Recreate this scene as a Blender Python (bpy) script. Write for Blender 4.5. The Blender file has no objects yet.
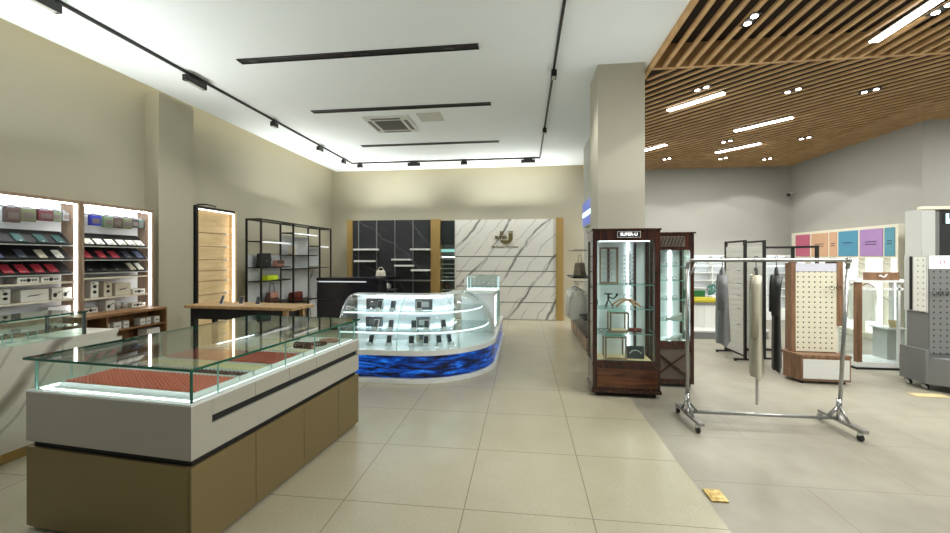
import bpy, math, random
from mathutils import Vector, Matrix
random.seed(7)
S = bpy.context.scene
C = S.collection
R = math.radians

# ------------------------------------------------------------------ camera, world, light, exposure
YAW = math.atan(49 / 400)
cd = bpy.data.cameras.new('camera'); cam = bpy.data.objects.new('camera', cd); C.objects.link(cam)
cam.location = (0, 0, 1.6); cam.rotation_euler = (R(90), 0, YAW)
cd.sensor_width = 36; cd.lens = 400 / 950 * 36; cd.shift_y = -8.5 / 950
cd.clip_start = 0.05
S.camera = cam
S.view_settings.view_transform = 'Standard'; S.view_settings.look = 'None'
S.view_settings.gamma = 1; S.view_settings.use_curve_mapping = False
S.view_settings.exposure = 0.9
S.cycles.use_denoising = True
S.cycles.max_bounces = 10; S.cycles.diffuse_bounces = 6; S.cycles.transparent_max_bounces = 40
S.cycles.sample_clamp_indirect = 6
W = bpy.data.worlds.new('world'); S.world = W; W.use_nodes = True
W.node_tree.nodes['Background'].inputs[0].default_value = (0.93, 0.97, 1.0, 1)
W.node_tree.nodes['Background'].inputs[1].default_value = 0.10

def lamp(kind, name, loc, energy, color=(1, .95, .86), rot=(0, 0, 0), size=None, **kw):
    l = bpy.data.lights.new(name, kind); l.energy = energy; l.color = color
    if size:
        l.shape = 'RECTANGLE'; l.size = size[0]; l.size_y = size[1]
    for k, v in kw.items(): setattr(l, k, v)
    o = bpy.data.objects.new(name, l); C.objects.link(o); o.location = loc; o.rotation_euler = rot
    return o

CEIL = 4.05
LIN_E, SPOT_E, DOWN_E, COVE_E, UP_E = 22, 31, 21, 2.0, 12.5
# unseen fill lamps added below the wood slats, outside the view
for x, y, e in ((5.6, 3.4, 70), (2.9, 2.6, 50), (5.4, 1.0, 50), (7.4, 5.0, 80)):
    lamp('AREA', 'fill_lamp', (x, y, 3.97), e, (.98, 1, .96), (0, 0, R(90)), (.9, .08))
def fill_uplight(loc, length, along, tilt, e=None):
    # unseen fill lamp added above a cabinet or wall panel, turned up to the ceiling and away from its wall
    lamp('AREA', 'fill_uplight', loc, (e or UP_E) * length, (.98, 1, .94), tilt, (length, .05) if along == 'X' else (.05, length), spread=R(130))
fill_uplight((-5.22, 3.65, 2.30), 2.6, 'Y', (0, R(180 + 35), 0), 7)
fill_uplight((-.4, 10.45, 2.66), 2.4, 'X', (R(180 + 4), 0, 0), 7.5)
fill_uplight((-5.22, .5, 2.30), 3.2, 'Y', (0, R(180 + 42), 0), 7.5)
fill_uplight((-3.6, 10.45, 2.66), 2.0, 'X', (R(180 + 4), 0, 0), 7)
fill_uplight((1.17, 4.86, 1.97), .55, 'X', (R(180 + 25), 0, 0), 5)
fill_uplight((-5.14, 8.5, 2.40), 2.4, 'Y', (0, R(180 + 22), 0), 7)

# ------------------------------------------------------------------ materials
def srgb(r, g, b):
    f = lambda v: (v / 255 / 12.92) if v / 255 <= 0.04045 else ((v / 255 + 0.055) / 1.055) ** 2.4
    return (f(r), f(g), f(b), 1)
MATS = {}
def newmat(name):
    m = bpy.data.materials.new(name); m.use_nodes = True; MATS[name] = m
    nt = m.node_tree; return m, nt, nt.nodes['Principled BSDF']
def N(nt, t, **kw):
    n = nt.nodes.new(t)
    for k, v in kw.items():
        if k in n.inputs.keys(): n.inputs[k].default_value = v
        else: setattr(n, k, v)
    return n
def mat(name, col, rough=0.5, metal=0.0, var=0.06, scale=6, bump=0.0, spec=0.5, coat=0, stretch=(1, 1, 1)):
    """painted / plastic / fabric surface: base colour with a little noise variation"""
    m, nt, b = newmat(name)
    tc = N(nt, 'ShaderNodeTexCoord'); mp = N(nt, 'ShaderNodeMapping'); mp.inputs['Scale'].default_value = stretch
    nz = N(nt, 'ShaderNodeTexNoise', Scale=scale, Detail=4.0)
    nt.links.new(tc.outputs['Object'], mp.inputs[0]); nt.links.new(mp.outputs[0], nz.inputs['Vector'])
    mx = N(nt, 'ShaderNodeMix', data_type='RGBA')
    mx.inputs[6].default_value = tuple(c * (1 - var) for c in col[:3]) + (1,)
    mx.inputs[7].default_value = tuple(min(1, c * (1 + var)) for c in col[:3]) + (1,)
    nt.links.new(nz.outputs[0], mx.inputs[0]); nt.links.new(mx.outputs[2], b.inputs['Base Color'])
    b.inputs['Roughness'].default_value = rough; b.inputs['Metallic'].default_value = metal
    b.inputs['Specular IOR Level'].default_value = spec; b.inputs['Coat Weight'].default_value = coat
    if bump:
        bp = N(nt, 'ShaderNodeBump', Strength=bump, Distance=0.01)
        nt.links.new(nz.outputs[0], bp.inputs['Height']); nt.links.new(bp.outputs[0], b.inputs['Normal'])
    return m
def wood(name, c1, c2, rough=0.45, scale=3.0, stretch=(12, 12, 1), coat=0):
    m, nt, b = newmat(name)
    tc = N(nt, 'ShaderNodeTexCoord'); mp = N(nt, 'ShaderNodeMapping'); mp.inputs['Scale'].default_value = stretch
    nz = N(nt, 'ShaderNodeTexNoise', Scale=scale, Detail=6.0, Distortion=0.6)
    nt.links.new(tc.outputs['Object'], mp.inputs[0]); nt.links.new(mp.outputs[0], nz.inputs['Vector'])
    rp = N(nt, 'ShaderNodeValToRGB'); rp.color_ramp.elements[0].position = .35; rp.color_ramp.elements[1].position = .68
    rp.color_ramp.elements[0].color = c1; rp.color_ramp.elements[1].color = c2
    nt.links.new(nz.outputs[0], rp.inputs[0]); nt.links.new(rp.outputs[0], b.inputs['Base Color'])
    b.inputs['Roughness'].default_value = rough; b.inputs['Coat Weight'].default_value = coat
    return m
def emit(name, col, strength):
    m, nt, b = newmat(name)
    b.inputs['Base Color'].default_value = col; b.inputs['Emission Color'].default_value = col
    b.inputs['Emission Strength'].default_value = strength
    return m
def glass(name, tint=(0.93, 0.98, 0.96), ior=1.45, extra=0.0):
    m = bpy.data.materials.new(name); m.use_nodes = True; MATS[name] = m
    nt = m.node_tree; nt.nodes.clear()
    out = N(nt, 'ShaderNodeOutputMaterial'); tr = N(nt, 'ShaderNodeBsdfTransparent'); gl = N(nt, 'ShaderNodeBsdfGlossy')
    tr.inputs[0].default_value = tint + (1,); gl.inputs['Roughness'].default_value = 0.02
    fr = N(nt, 'ShaderNodeLayerWeight', Blend=.5); pw = N(nt, 'ShaderNodeMath', operation='POWER'); pw.inputs[1].default_value = 4.6
    f0 = ((ior - 1) / (ior + 1)) ** 2 + extra; ad = N(nt, 'ShaderNodeMath', operation='MULTIPLY_ADD'); ad.inputs[1].default_value = 1 - f0; ad.inputs[2].default_value = f0
    nt.links.new(fr.outputs['Facing'], pw.inputs[0])
    mx = N(nt, 'ShaderNodeMixShader')
    nt.links.new(pw.outputs[0], ad.inputs[0]); nt.links.new(ad.outputs[0], mx.inputs[0])
    nt.links.new(tr.outputs[0], mx.inputs[1]); nt.links.new(gl.outputs[0], mx.inputs[2]); nt.links.new(mx.outputs[0], out.inputs[0])
    return m
def tiles(name, c1, c2, cgrout, size, origin, speck=None, rough=0.4, offset=0.0, mortar=0.004, blot=1.2, row=None):
    m, nt, b = newmat(name)
    tc = N(nt, 'ShaderNodeTexCoord'); mp = N(nt, 'ShaderNodeMapping'); mp.inputs['Location'].default_value = (-origin[0], -origin[1], 0)
    nt.links.new(tc.outputs['Object'], mp.inputs[0])
    nz = N(nt, 'ShaderNodeTexNoise', Scale=blot, Detail=6.0, Roughness=0.6); nt.links.new(tc.outputs['Object'], nz.inputs['Vector'])
    rp = N(nt, 'ShaderNodeValToRGB'); rp.color_ramp.elements[0].position = .3; rp.color_ramp.elements[1].position = .7
    rp.color_ramp.elements[0].color = c1; rp.color_ramp.elements[1].color = c2
    nt.links.new(nz.outputs[0], rp.inputs[0]); col = rp.outputs[0]
    if speck:
        vz = N(nt, 'ShaderNodeTexNoise', Scale=110.0, Detail=2.0, Roughness=.7); nt.links.new(tc.outputs['Object'], vz.inputs['Vector'])
        r2 = N(nt, 'ShaderNodeValToRGB'); r2.color_ramp.elements[0].position = .56; r2.color_ramp.elements[1].position = .66
        r2.color_ramp.elements[0].color = (0, 0, 0, 1); r2.color_ramp.elements[1].color = (1, 1, 1, 1)
        nt.links.new(vz.outputs[0], r2.inputs[0])
        mx = N(nt, 'ShaderNodeMix', data_type='RGBA'); nt.links.new(r2.outputs[0], mx.inputs[0])
        nt.links.new(col, mx.inputs[6]); mx.inputs[7].default_value = speck; col = mx.outputs[2]
    br = N(nt, 'ShaderNodeTexBrick', offset=offset, squash=1.0)
    br.inputs['Scale'].default_value = 1; br.inputs['Mortar Size'].default_value = mortar; br.inputs['Mortar Smooth'].default_value = .3
    br.inputs['Brick Width'].default_value = size; br.inputs['Row Height'].default_value = row or size; br.inputs['Mortar'].default_value = cgrout
    nt.links.new(mp.outputs[0], br.inputs['Vector']); nt.links.new(col, br.inputs['Color1']); nt.links.new(col, br.inputs['Color2'])
    nt.links.new(br.outputs[0], b.inputs['Base Color']); b.inputs['Roughness'].default_value = rough
    return m
def marble(name, base, vein, rot=(0, 0, 0), scale=0.55, dist=3.2, rough=0.28, width=.035, dens=1.0):
    m, nt, b = newmat(name)
    tc = N(nt, 'ShaderNodeTexCoord'); mp = N(nt, 'ShaderNodeMapping'); mp.inputs['Rotation'].default_value = rot
    nt.links.new(tc.outputs['Object'], mp.inputs[0])
    acc = None
    for k, (sc, w, amt) in enumerate(((scale, width, 1.0), (scale * 2.3, width * .7, .55))):
        wv = N(nt, 'ShaderNodeTexWave', wave_type='BANDS', bands_direction='X', wave_profile='SIN')
        wv.inputs['Scale'].default_value = sc; wv.inputs['Distortion'].default_value = dist; wv.inputs['Detail'].default_value = 4
        wv.inputs['Detail Scale'].default_value = 1.1; wv.inputs['Phase Offset'].default_value = 1.7 * k + .6
        nt.links.new(mp.outputs[0], wv.inputs['Vector'])
        rp = N(nt, 'ShaderNodeValToRGB'); e = rp.color_ramp.elements
        e[0].position = .0; e[0].color = (amt, amt, amt, 1); e[1].position = w; e[1].color = (0, 0, 0, 1)
        nt.links.new(wv.outputs[1], rp.inputs[0])
        nz = N(nt, 'ShaderNodeTexNoise', Scale=1.6 + k, Detail=3.0); nt.links.new(tc.outputs['Object'], nz.inputs['Vector'])
        r3 = N(nt, 'ShaderNodeValToRGB'); r3.color_ramp.elements[0].position = .34; r3.color_ramp.elements[1].position = .52
        nt.links.new(nz.outputs[0], r3.inputs[0])
        mu = N(nt, 'ShaderNodeMath', operation='MULTIPLY'); nt.links.new(rp.outputs[0], mu.inputs[0]); nt.links.new(r3.outputs[0], mu.inputs[1])
        if acc is None: acc = mu.outputs[0]
        else:
            mm = N(nt, 'ShaderNodeMath', operation='MAXIMUM'); nt.links.new(acc, mm.inputs[0]); nt.links.new(mu.outputs[0], mm.inputs[1]); acc = mm.outputs[0]
    mx = N(nt, 'ShaderNodeMix', data_type='RGBA'); mx.inputs[6].default_value = base; mx.inputs[7].default_value = vein
    nt.links.new(acc, mx.inputs[0]); nt.links.new(mx.outputs[2], b.inputs['Base Color']); b.inputs['Roughness'].default_value = rough
    return m
def water(name):
    m, nt, b = newmat(name)
    tc = N(nt, 'ShaderNodeTexCoord'); mp = N(nt, 'ShaderNodeMapping'); mp.inputs['Scale'].default_value = (.55, .55, 3.4)
    nt.links.new(tc.outputs['Object'], mp.inputs[0])
    nz = N(nt, 'ShaderNodeTexNoise', Scale=6.5, Detail=8.0, Roughness=.66, Distortion=.5); nt.links.new(mp.outputs[0], nz.inputs['Vector'])
    rp = N(nt, 'ShaderNodeValToRGB'); e = rp.color_ramp.elements
    e[0].position = .42; e[0].color = srgb(2, 8, 24); e[1].position = .74; e[1].color = srgb(110, 200, 250)
    k = e.new(.52); k.color = srgb(4, 44, 118); k = e.new(.62); k.color = srgb(8, 96, 200)
    nt.links.new(nz.outputs[0], rp.inputs[0]); nt.links.new(rp.outputs[0], b.inputs['Emission Color'])
    b.inputs['Emission Strength'].default_value = 0.62; b.inputs['Base Color'].default_value = srgb(6, 12, 26); b.inputs['Roughness'].default_value = .25
    return m
def pegboard(name, col, hole, pitch=.055, off=(0, 0), plane='XZ', size=.2):
    """board with rows of small drilled holes, dark inside"""
    m, nt, b = newmat(name)
    tc = N(nt, 'ShaderNodeTexCoord'); sp = N(nt, 'ShaderNodeSeparateXYZ'); nt.links.new(tc.outputs['Object'], sp.inputs[0])
    def fr(sock, o):
        a = N(nt, 'ShaderNodeMath', operation='MULTIPLY_ADD'); a.inputs[1].default_value = 1 / pitch; a.inputs[2].default_value = 100 + o
        f = N(nt, 'ShaderNodeMath', operation='FRACT'); s = N(nt, 'ShaderNodeMath', operation='SUBTRACT'); s.inputs[1].default_value = .5
        q = N(nt, 'ShaderNodeMath', operation='ABSOLUTE')
        nt.links.new(sock, a.inputs[0]); nt.links.new(a.outputs[0], f.inputs[0]); nt.links.new(f.outputs[0], s.inputs[0]); nt.links.new(s.outputs[0], q.inputs[0])
        l = N(nt, 'ShaderNodeMath', operation='LESS_THAN'); l.inputs[1].default_value = size / 2; nt.links.new(q.outputs[0], l.inputs[0]); return l.outputs[0]
    a = fr(sp.outputs[0 if plane[0] == 'X' else 1], off[0]); c = fr(sp.outputs[2], off[1])
    mu = N(nt, 'ShaderNodeMath', operation='MULTIPLY'); nt.links.new(a, mu.inputs[0]); nt.links.new(c, mu.inputs[1])
    mx = N(nt, 'ShaderNodeMix', data_type='RGBA'); mx.inputs[6].default_value = col; mx.inputs[7].default_value = hole
    nt.links.new(mu.outputs[0], mx.inputs[0]); nt.links.new(mx.outputs[2], b.inputs['Base Color']); b.inputs['Roughness'].default_value = .55
    return m

mat('wall_cream', srgb(180, 175, 155), .75, var=.02, scale=2, bump=.03)
mat('wall_grey', srgb(168, 167, 160), .8, var=.02, scale=2, bump=.03)
mat('ceiling_white', srgb(240, 246, 251), .85, var=.01, scale=2)
mat('column_paint', srgb(186, 182, 166), .75, var=.02, scale=2)
tiles('terrazzo', srgb(167, 160, 137), srgb(177, 170, 148), srgb(128, 121, 106), .8, (.42, 2.52), speck=srgb(150, 141, 122), rough=.24)
tiles('concrete', srgb(122, 117, 103), srgb(156, 151, 136), srgb(108, 103, 90), 1.5, (1.2, .8), rough=.42, offset=.5, mortar=.003, blot=.9, row=.75)
wood('slat_wood', srgb(190, 150, 102), srgb(214, 176, 126), .55, 2, (2, 2, 2))
mat('slat_dark', srgb(44, 31, 20), .85)
mat('black_metal', srgb(22, 22, 23), .4, var=.1)
mat('black_matte', srgb(16, 16, 17), .6, var=.1)
mat('white_gloss', srgb(232, 234, 232), .25, var=.01)
mat('white_matte', srgb(206, 206, 200), .6, var=.02)
mat('panel_white', srgb(238, 242, 246), .5, var=.01)
mat('cream_white', srgb(222, 217, 198), .6, var=.02)
mat('grey_lacquer', srgb(172, 168, 156), .42, var=.02)
mat('bronze', srgb(136, 120, 84), .36, metal=.55, var=.04, scale=30, stretch=(1, 1, 8))
mat('gold', srgb(178, 148, 92), .38, metal=.5, var=.04, scale=20, stretch=(10, 10, 1))
mat('logo_gold', srgb(112, 100, 62), .45, metal=.2, var=.05); mat('steel', srgb(168, 168, 166), .28, metal=.85, var=.04, scale=20)
mat('chrome', srgb(205, 206, 206), .15, metal=.95, var=.02)
mat('grey_laminate', srgb(112, 113, 112), .5, var=.03)
mat('light_grey', srgb(186, 187, 183), .55, var=.02)
mat('navy', srgb(22, 27, 40), .25, var=.05)
mat('black_stone_plain', srgb(38, 39, 42), .35, var=.1)
marble('black_stone', srgb(40, 42, 46), srgb(80, 82, 86), (0, R(50), 0), .4, 6, .35, .008)
marble('white_marble', srgb(222, 221, 215), srgb(120, 120, 118), (0, R(-38), 0), .42, 4.2, .3, .03)
marble('counter_marble', srgb(226, 222, 210), srgb(150, 142, 128), (R(35), 0, R(90)), .4, 5.0, .3, .04)
marble('grey_marble', srgb(200, 202, 204), srgb(110, 112, 116), (0, R(30), R(70)), .9, 6, .3, .05)
wood('oak', srgb(158, 124, 84), srgb(192, 158, 112), .45, 2.5)
wood('cabinet_wood', srgb(138, 114, 94), srgb(168, 144, 122), .5, 3)
wood('shelf_wood', srgb(118, 84, 52), srgb(150, 110, 72), .5, 3)
wood('maple', srgb(214, 186, 140), srgb(228, 204, 162), .5, 2, (1, 1, 10))
wood('walnut', srgb(110, 80, 58), srgb(142, 108, 82), .45, 3)
wood('mahogany', srgb(42, 22, 15), srgb(74, 38, 23), .22, 3, coat=.3)
wood('mahogany_panel', srgb(66, 34, 18), srgb(116, 66, 36), .2, 2.5, (1, 1, 12), coat=.4)
glass('glass'); glass('glass_green', (0.93, 0.975, 0.955), 1.5); glass('glass_white', (0.93, 0.97, 0.97), 1.35, .02); glass('shelf_frost', (0.82, 0.9, 0.9), 1.5, .12)
mat('glass_edge', srgb(30, 92, 72), .1, var=.05); mat('glass_edge_light', srgb(150, 205, 195), .15, var=.05)
emit('led_white', (1, .99, .97, 1), 5.5); emit('led_warm', (1, .9, .72, 1), 2.6); emit('led_top', (.88, .95, 1, 1), 28); emit('led_cool', (.92, .98, 1, 1), 3.4)
emit('led_soft', (.93, .98, 1, 1), .75); emit('tube_white', (1, .97, .93, 1), 9); emit('lamp_hot', (1, .95, .85, 1), 14)
emit('cove_glow', (1, .92, .7, 1), COVE_E * 1.25); emit('wall_glow', (.97, 1, 1, 1), .5); emit('sign_blue', srgb(92, 104, 176), .4); emit('screen_cyan', srgb(200, 240, 246), 1.0)
emit('sign_white', (1, 1, 1, 1), .8); emit('led_dim', (.95, .98, 1, 1), .34); emit('led_niche', (1, .95, .86, 1), 2.4); emit('screen_dim', srgb(150, 205, 200), .5); emit('led_kiosk', (.93, .985, 1, 1), 4.4)
water('led_water')
pegboard('peg_cream', srgb(216, 210, 188), srgb(44, 40, 34), .066, (0, 0), 'XZ', .27)
pegboard('peg_grey', srgb(114, 115, 114), srgb(34, 34, 36), .07, (0, 0), 'XZ', .27)
pegboard('peg_white_side', srgb(222, 222, 214), srgb(168, 168, 160), .07, (0, 0), 'YZ', .3)
for n, c in dict(red_leather=(186, 58, 74), teal_leather=(18, 74, 72), blue_leather=(92, 104, 138), slate_leather=(76, 82, 98), cream_leather=(222, 214, 190),
                 white_card=(236, 236, 226), dark_leather=(30, 32, 34), box_white=(226, 225, 216), box_print=(32, 31, 30), box_kraft=(206, 198, 178),
                 pack_blue=(30, 44, 148), pack_olive=(92, 96, 66), pack_maroon=(92, 34, 42), pack_brown=(74, 56, 50), pack_dark=(34, 32, 34), pack_grey=(120, 124, 128), pack_teal=(62, 92, 88),
                 pack_green=(96, 116, 86), pack_window=(92, 82, 78), neon=(208, 232, 28), blush=(176, 128, 112), wine=(98, 44, 34), bag_white=(222, 216, 200), bag_black=(26, 27, 30), bag_brown=(92, 62, 56), bag_taupe=(128, 118, 100), panel_taupe=(96, 84, 72),
                 phone_black=(24, 24, 28), phone_rose=(190, 150, 140), phone_grey=(120, 122, 130), pink_board=(188, 96, 122), peach_board=(208, 166, 134), blue_board=(80, 144, 174), violet_board=(166, 130, 182), teal_board=(88, 146, 164),
                 coral_bead=(226, 122, 98), dark_bead=(92, 52, 42), ivory_bead=(234, 222, 176), red_bead=(186, 92, 72), cream_bead=(226, 214, 184), brown_bead=(96, 50, 36), grey_cloth=(112, 114, 116), beige_cloth=(186, 180, 160), black_cloth=(24, 26, 27),
                 white_cloth=(228, 228, 218), ink=(54, 54, 70), green_stuff=(26, 96, 50), yellow_stuff=(180, 166, 36), tan_case=(196, 150, 108), lavender=(204, 204, 216), stone_grey=(150, 151, 146), case_red=(120, 34, 42), teal_plant=(80, 136, 128), paper=(196, 176, 132), photo_dark=(56, 60, 70)).items():
    mat(n, srgb(*c), .5 if 'bead' not in n else .25, var=.08, scale=18)
def brass_plate():
    m, nt, b = newmat('brass_plate')
    tc = N(nt, 'ShaderNodeTexCoord'); nz = N(nt, 'ShaderNodeTexNoise', Scale=26.0, Detail=2.0); nt.links.new(tc.outputs['Object'], nz.inputs['Vector'])
    rp = N(nt, 'ShaderNodeValToRGB'); rp.color_ramp.elements[0].color = srgb(186, 152, 78); rp.color_ramp.elements[1].color = srgb(222, 200, 132)
    rp.color_ramp.elements[0].position = .35; rp.color_ramp.elements[1].position = .65
    nt.links.new(nz.outputs[0], rp.inputs[0]); nt.links.new(rp.outputs[0], b.inputs['Base Color']); b.inputs['Roughness'].default_value = .35; b.inputs['Metallic'].default_value = .3
brass_plate()

# ------------------------------------------------------------------ mesh helpers
class MB:
    def __init__(s): s.v = []; s.f = []; s.m = []; s.mi = 0
    def add(s, vs, fs):
        o = len(s.v); s.v += [tuple(v) for v in vs]
        for f in fs: s.f.append(tuple(i + o for i in f)); s.m.append(s.mi)
        return s
    def box(s, x0, x1, y0, y1, z0, z1, M=None):
        vs = [(x, y, z) for z in (z0, z1) for y in (y0, y1) for x in (x0, x1)]
        if M is not None: vs = [M @ Vector(v) for v in vs]
        return s.add(vs, [(0, 2, 3, 1), (4, 5, 7, 6), (0, 1, 5, 4), (2, 6, 7, 3), (0, 4, 6, 2), (1, 3, 7, 5)])
    def prism(s, poly, z0, z1, M=None):
        n = len(poly); vs = [(x, y, z0) for x, y in poly] + [(x, y, z1) for x, y in poly]
        if M is not None: vs = [M @ Vector(v) for v in vs]
        return s.add(vs, [tuple(range(n - 1, -1, -1)), tuple(range(n, 2 * n))] + [(i, (i + 1) % n, (i + 1) % n + n, i + n) for i in range(n)])
    def tube(s, pts, r, n=8, closed=False, r2=None):
        pts = [Vector(p) for p in pts]; k = len(pts); rings = []; up = None
        for i, p in enumerate(pts):
            a = pts[(i - 1) % k] if (closed or i > 0) else p; b = pts[(i + 1) % k] if (closed or i < k - 1) else p
            d = (b - a).normalized()
            if up is None: up = Vector((0, 0, 1)) if abs(d.z) < .9 else Vector((1, 0, 0))
            e = d.cross(up)
            if e.length < 1e-4: e = d.cross(Vector((0, 1, 0)))
            e.normalize(); g = e.cross(d).normalized(); up = g
            rr = r if r2 is None else r + (r2 - r) * i / max(1, k - 1)
            rings.append([p + e * rr * math.cos(2 * math.pi * j / n) + g * rr * math.sin(2 * math.pi * j / n) for j in range(n)])
        vs = [v for q in rings for v in q]; fs = []
        for i in range(k if closed else k - 1):
            a, b = i * n, ((i + 1) % k) * n
            fs += [(a + j, a + (j + 1) % n, b + (j + 1) % n, b + j) for j in range(n)]
        if not closed: fs += [tuple(range(n - 1, -1, -1)), tuple(range((k - 1) * n, k * n))]
        return s.add(vs, fs)
    def bar(s, a, b, w, h=None):
        """square bar between two points"""
        a = Vector(a); b = Vector(b); d = (b - a); L = d.length; q = d.to_track_quat('Z', 'Y').to_matrix().to_4x4(); q.translation = a
        h = h or w
        return s.box(-w / 2, w / 2, -h / 2, h / 2, 0, L, q)
    def lathe(s, prof, n=16, c=(0, 0, 0), M=None):
        vs = []; fs = []
        for r, z in prof:
            vs += [Vector((r * math.cos(2 * math.pi * j / n) + c[0], r * math.sin(2 * math.pi * j / n) + c[1], z + c[2])) for j in range(n)]
        if M is not None: vs = [M @ v for v in vs]
        for i in range(len(prof) - 1):
            fs += [(i * n + j, i * n + (j + 1) % n, (i + 1) * n + (j + 1) % n, (i + 1) * n + j) for j in range(n)]
        fs += [tuple(range(n - 1, -1, -1)), tuple(range((len(prof) - 1) * n, len(prof) * n))]
        return s.add(vs, fs)
    def cyl(s, r, z0, z1, c=(0, 0), n=16): return s.lathe([(r, z0), (r, z1)], n, (c[0], c[1], 0))
    def ball(s, c, r, n=8, k=5, sz=1):
        return s.lathe([(max(1e-4, r * math.sin(math.pi * i / k)), -r * sz * math.cos(math.pi * i / k)) for i in range(k + 1)], n, c)
    def grid(s, rows, thick=None):
        """surface through rows of points; thick gives it a second skin along the averaged normal"""
        h, w = len(rows), len(rows[0]); vs = [Vector(p) for r in rows for p in r]
        fs = [(i * w + j, i * w + j + 1, (i + 1) * w + j + 1, (i + 1) * w + j) for i in range(h - 1) for j in range(w - 1)]
        if thick:
            nrm = [Vector() for _ in vs]
            for f in fs:
                q = (vs[f[1]] - vs[f[0]]).cross(vs[f[3]] - vs[f[0]])
                for i in f: nrm[i] += q
            o = len(vs); back = [v + (n.normalized() if n.length else n) * thick for v, n in zip(vs, nrm)]
            fs2 = [tuple(i + o for i in reversed(f)) for f in fs]
            rim = [j for j in range(w)] + [i * w + w - 1 for i in range(1, h)] + [(h - 1) * w + j for j in range(w - 2, -1, -1)] + [i * w for i in range(h - 2, 0, -1)]
            fs3 = [(rim[i], rim[i] + o, rim[(i + 1) % len(rim)] + o, rim[(i + 1) % len(rim)]) for i in range(len(rim))]
            vs = vs + back; fs = fs + fs2 + fs3
        return s.add(vs, fs)

def build(name, mb, mats, parent=None, loc=(0, 0, 0), rz=0, smooth=False, bevel=0, label=None):
    me = bpy.data.meshes.new(name); me.from_pydata(mb.v, [], mb.f)
    mats = [mats] if isinstance(mats, str) else mats
    for k in mats: me.materials.append(MATS[k])
    if len(mats) > 1:
        for p, k in zip(me.polygons, mb.m): p.material_index = k
    if smooth:
        for p in me.polygons: p.use_smooth = True
    me.update()
    o = bpy.data.objects.new(name, me); C.objects.link(o); o.location = loc; o.rotation_euler = (0, 0, rz)
    if parent: o.parent = parent
    if bevel:
        b = o.modifiers.new('edge', 'BEVEL'); b.width = bevel; b.segments = 2; b.limit_method = 'ANGLE'; b.angle_limit = R(40)
    if label: o['label'] = label
    return o
def box(name, x0, x1, y0, y1, z0, z1, mats, parent=None, **kw): return build(name, MB().box(x0, x1, y0, y1, z0, z1), mats, parent, **kw)
def thing(name, label, cat, loc=(0, 0, 0), rz=0, group=None):
    o = bpy.data.objects.new(name, None); C.objects.link(o); o.location = loc; o.rotation_euler = (0, 0, rz); o.empty_display_size = .1
    return tag(o, label, cat, group)
def tag(o, label, cat, group=None):
    o['label'] = label; o['category'] = cat
    if group: o['group'] = group
    return o
def struct(o): o['kind'] = 'structure'; return o
def dup(root, loc, rz=None, label=None, group=None, rot=None):
    r = root.copy(); C.objects.link(r); r.location = loc
    if rz is not None: r.rotation_euler = (0, 0, rz)
    if rot is not None: r.rotation_euler = rot
    if label: r['label'] = label
    if group: r['group'] = group
    def kids(a, b):
        for ch in list(a.children):
            c = ch.copy(); C.objects.link(c); c.parent = b; kids(ch, c)
    kids(root, r)
    return r
def text(name, body, size, mats, parent, loc, rot, ext=.004, align='CENTER'):
    cu = bpy.data.curves.new(name, 'FONT'); cu.body = body; cu.size = size; cu.extrude = ext; cu.offset = size * (.045 if ext > .006 else .012); cu.align_x = align; cu.align_y = 'CENTER'
    tmp = bpy.data.objects.new(name, cu); C.objects.link(tmp); bpy.context.view_layer.update()
    me = bpy.data.meshes.new_from_object(tmp.evaluated_get(bpy.context.evaluated_depsgraph_get())); bpy.data.objects.remove(tmp); me.name = name
    me.materials.clear(); me.materials.append(MATS[mats])
    o = bpy.data.objects.new(name, me); C.objects.link(o); o.location = loc; o.rotation_euler = rot; o.parent = parent
    return o
def setmat(root, m):
    """give a copied one-mesh thing its own material"""
    root.data = root.data.copy(); root.data.materials.clear(); root.data.materials.append(MATS[m]); return root
ORD = ['first', 'second', 'third', 'fourth', 'fifth', 'sixth', 'seventh', 'eighth', 'ninth', 'tenth', 'eleventh', 'twelfth']

# ------------------------------------------------------------------ room shell
FY = -2.2
WL, WBL, WBR, WR = -5.55, 11.05, 11.45, 6.95
struct(box('floor', -5.7, 1.2, FY, 11.2, -.1, 0, 'terrazzo'))
struct(box('floor_concrete', 1.2, 9.4, FY, 11.6, -.1, 0, 'concrete'))
struct(box('ceiling', -5.3, 1.57, FY, 10.8, CEIL, CEIL + .2, 'ceiling_white'))
struct(box('ceiling_upper', -5.7, 9.4, FY, 11.6, 4.5, 4.6, 'ceiling_white'))
struct(box('wall_left', -5.7, WL, FY, 11.2, 0, 4.5, 'wall_cream'))
struct(box('wall_pilaster', WL, -5.32, 5.26, 5.88, 0, 4.04, 'wall_cream'))
struct(box('wall_back', WL, 2.1, WBL, 11.2, 0, 4.5, 'wall_cream'))
struct(box('wall_back_grey', 2.1, 7.1, WBR, 11.6, 0, 4.5, 'wall_grey'))
struct(box('wall_right', WR, 7.1, 7.94, WBR, 0, 4.5, 'wall_grey'))
struct(build('wall_return', MB().prism([(7.1, 7.94), (6.95, 7.94), (9.2, 6.98), (9.3, 7.1)], 0, 4.5), 'wall_grey'))
struct(box('wall_side', 9.2, 9.3, FY, 7.0, 0, 4.5, 'wall_grey'))
struct(box('wall_divider', 1.32, 1.42, 5.95, 9.15, 0, 4.04, 'light_grey'))
struct(box('wall_column', .93, 1.5, 5.22, 5.8, 0, CEIL + .02, 'column_paint'))
struct(box('baseboard_back', -4.9, 1.36, 11.03, WBL, 0, .08, 'wall_cream'))
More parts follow.
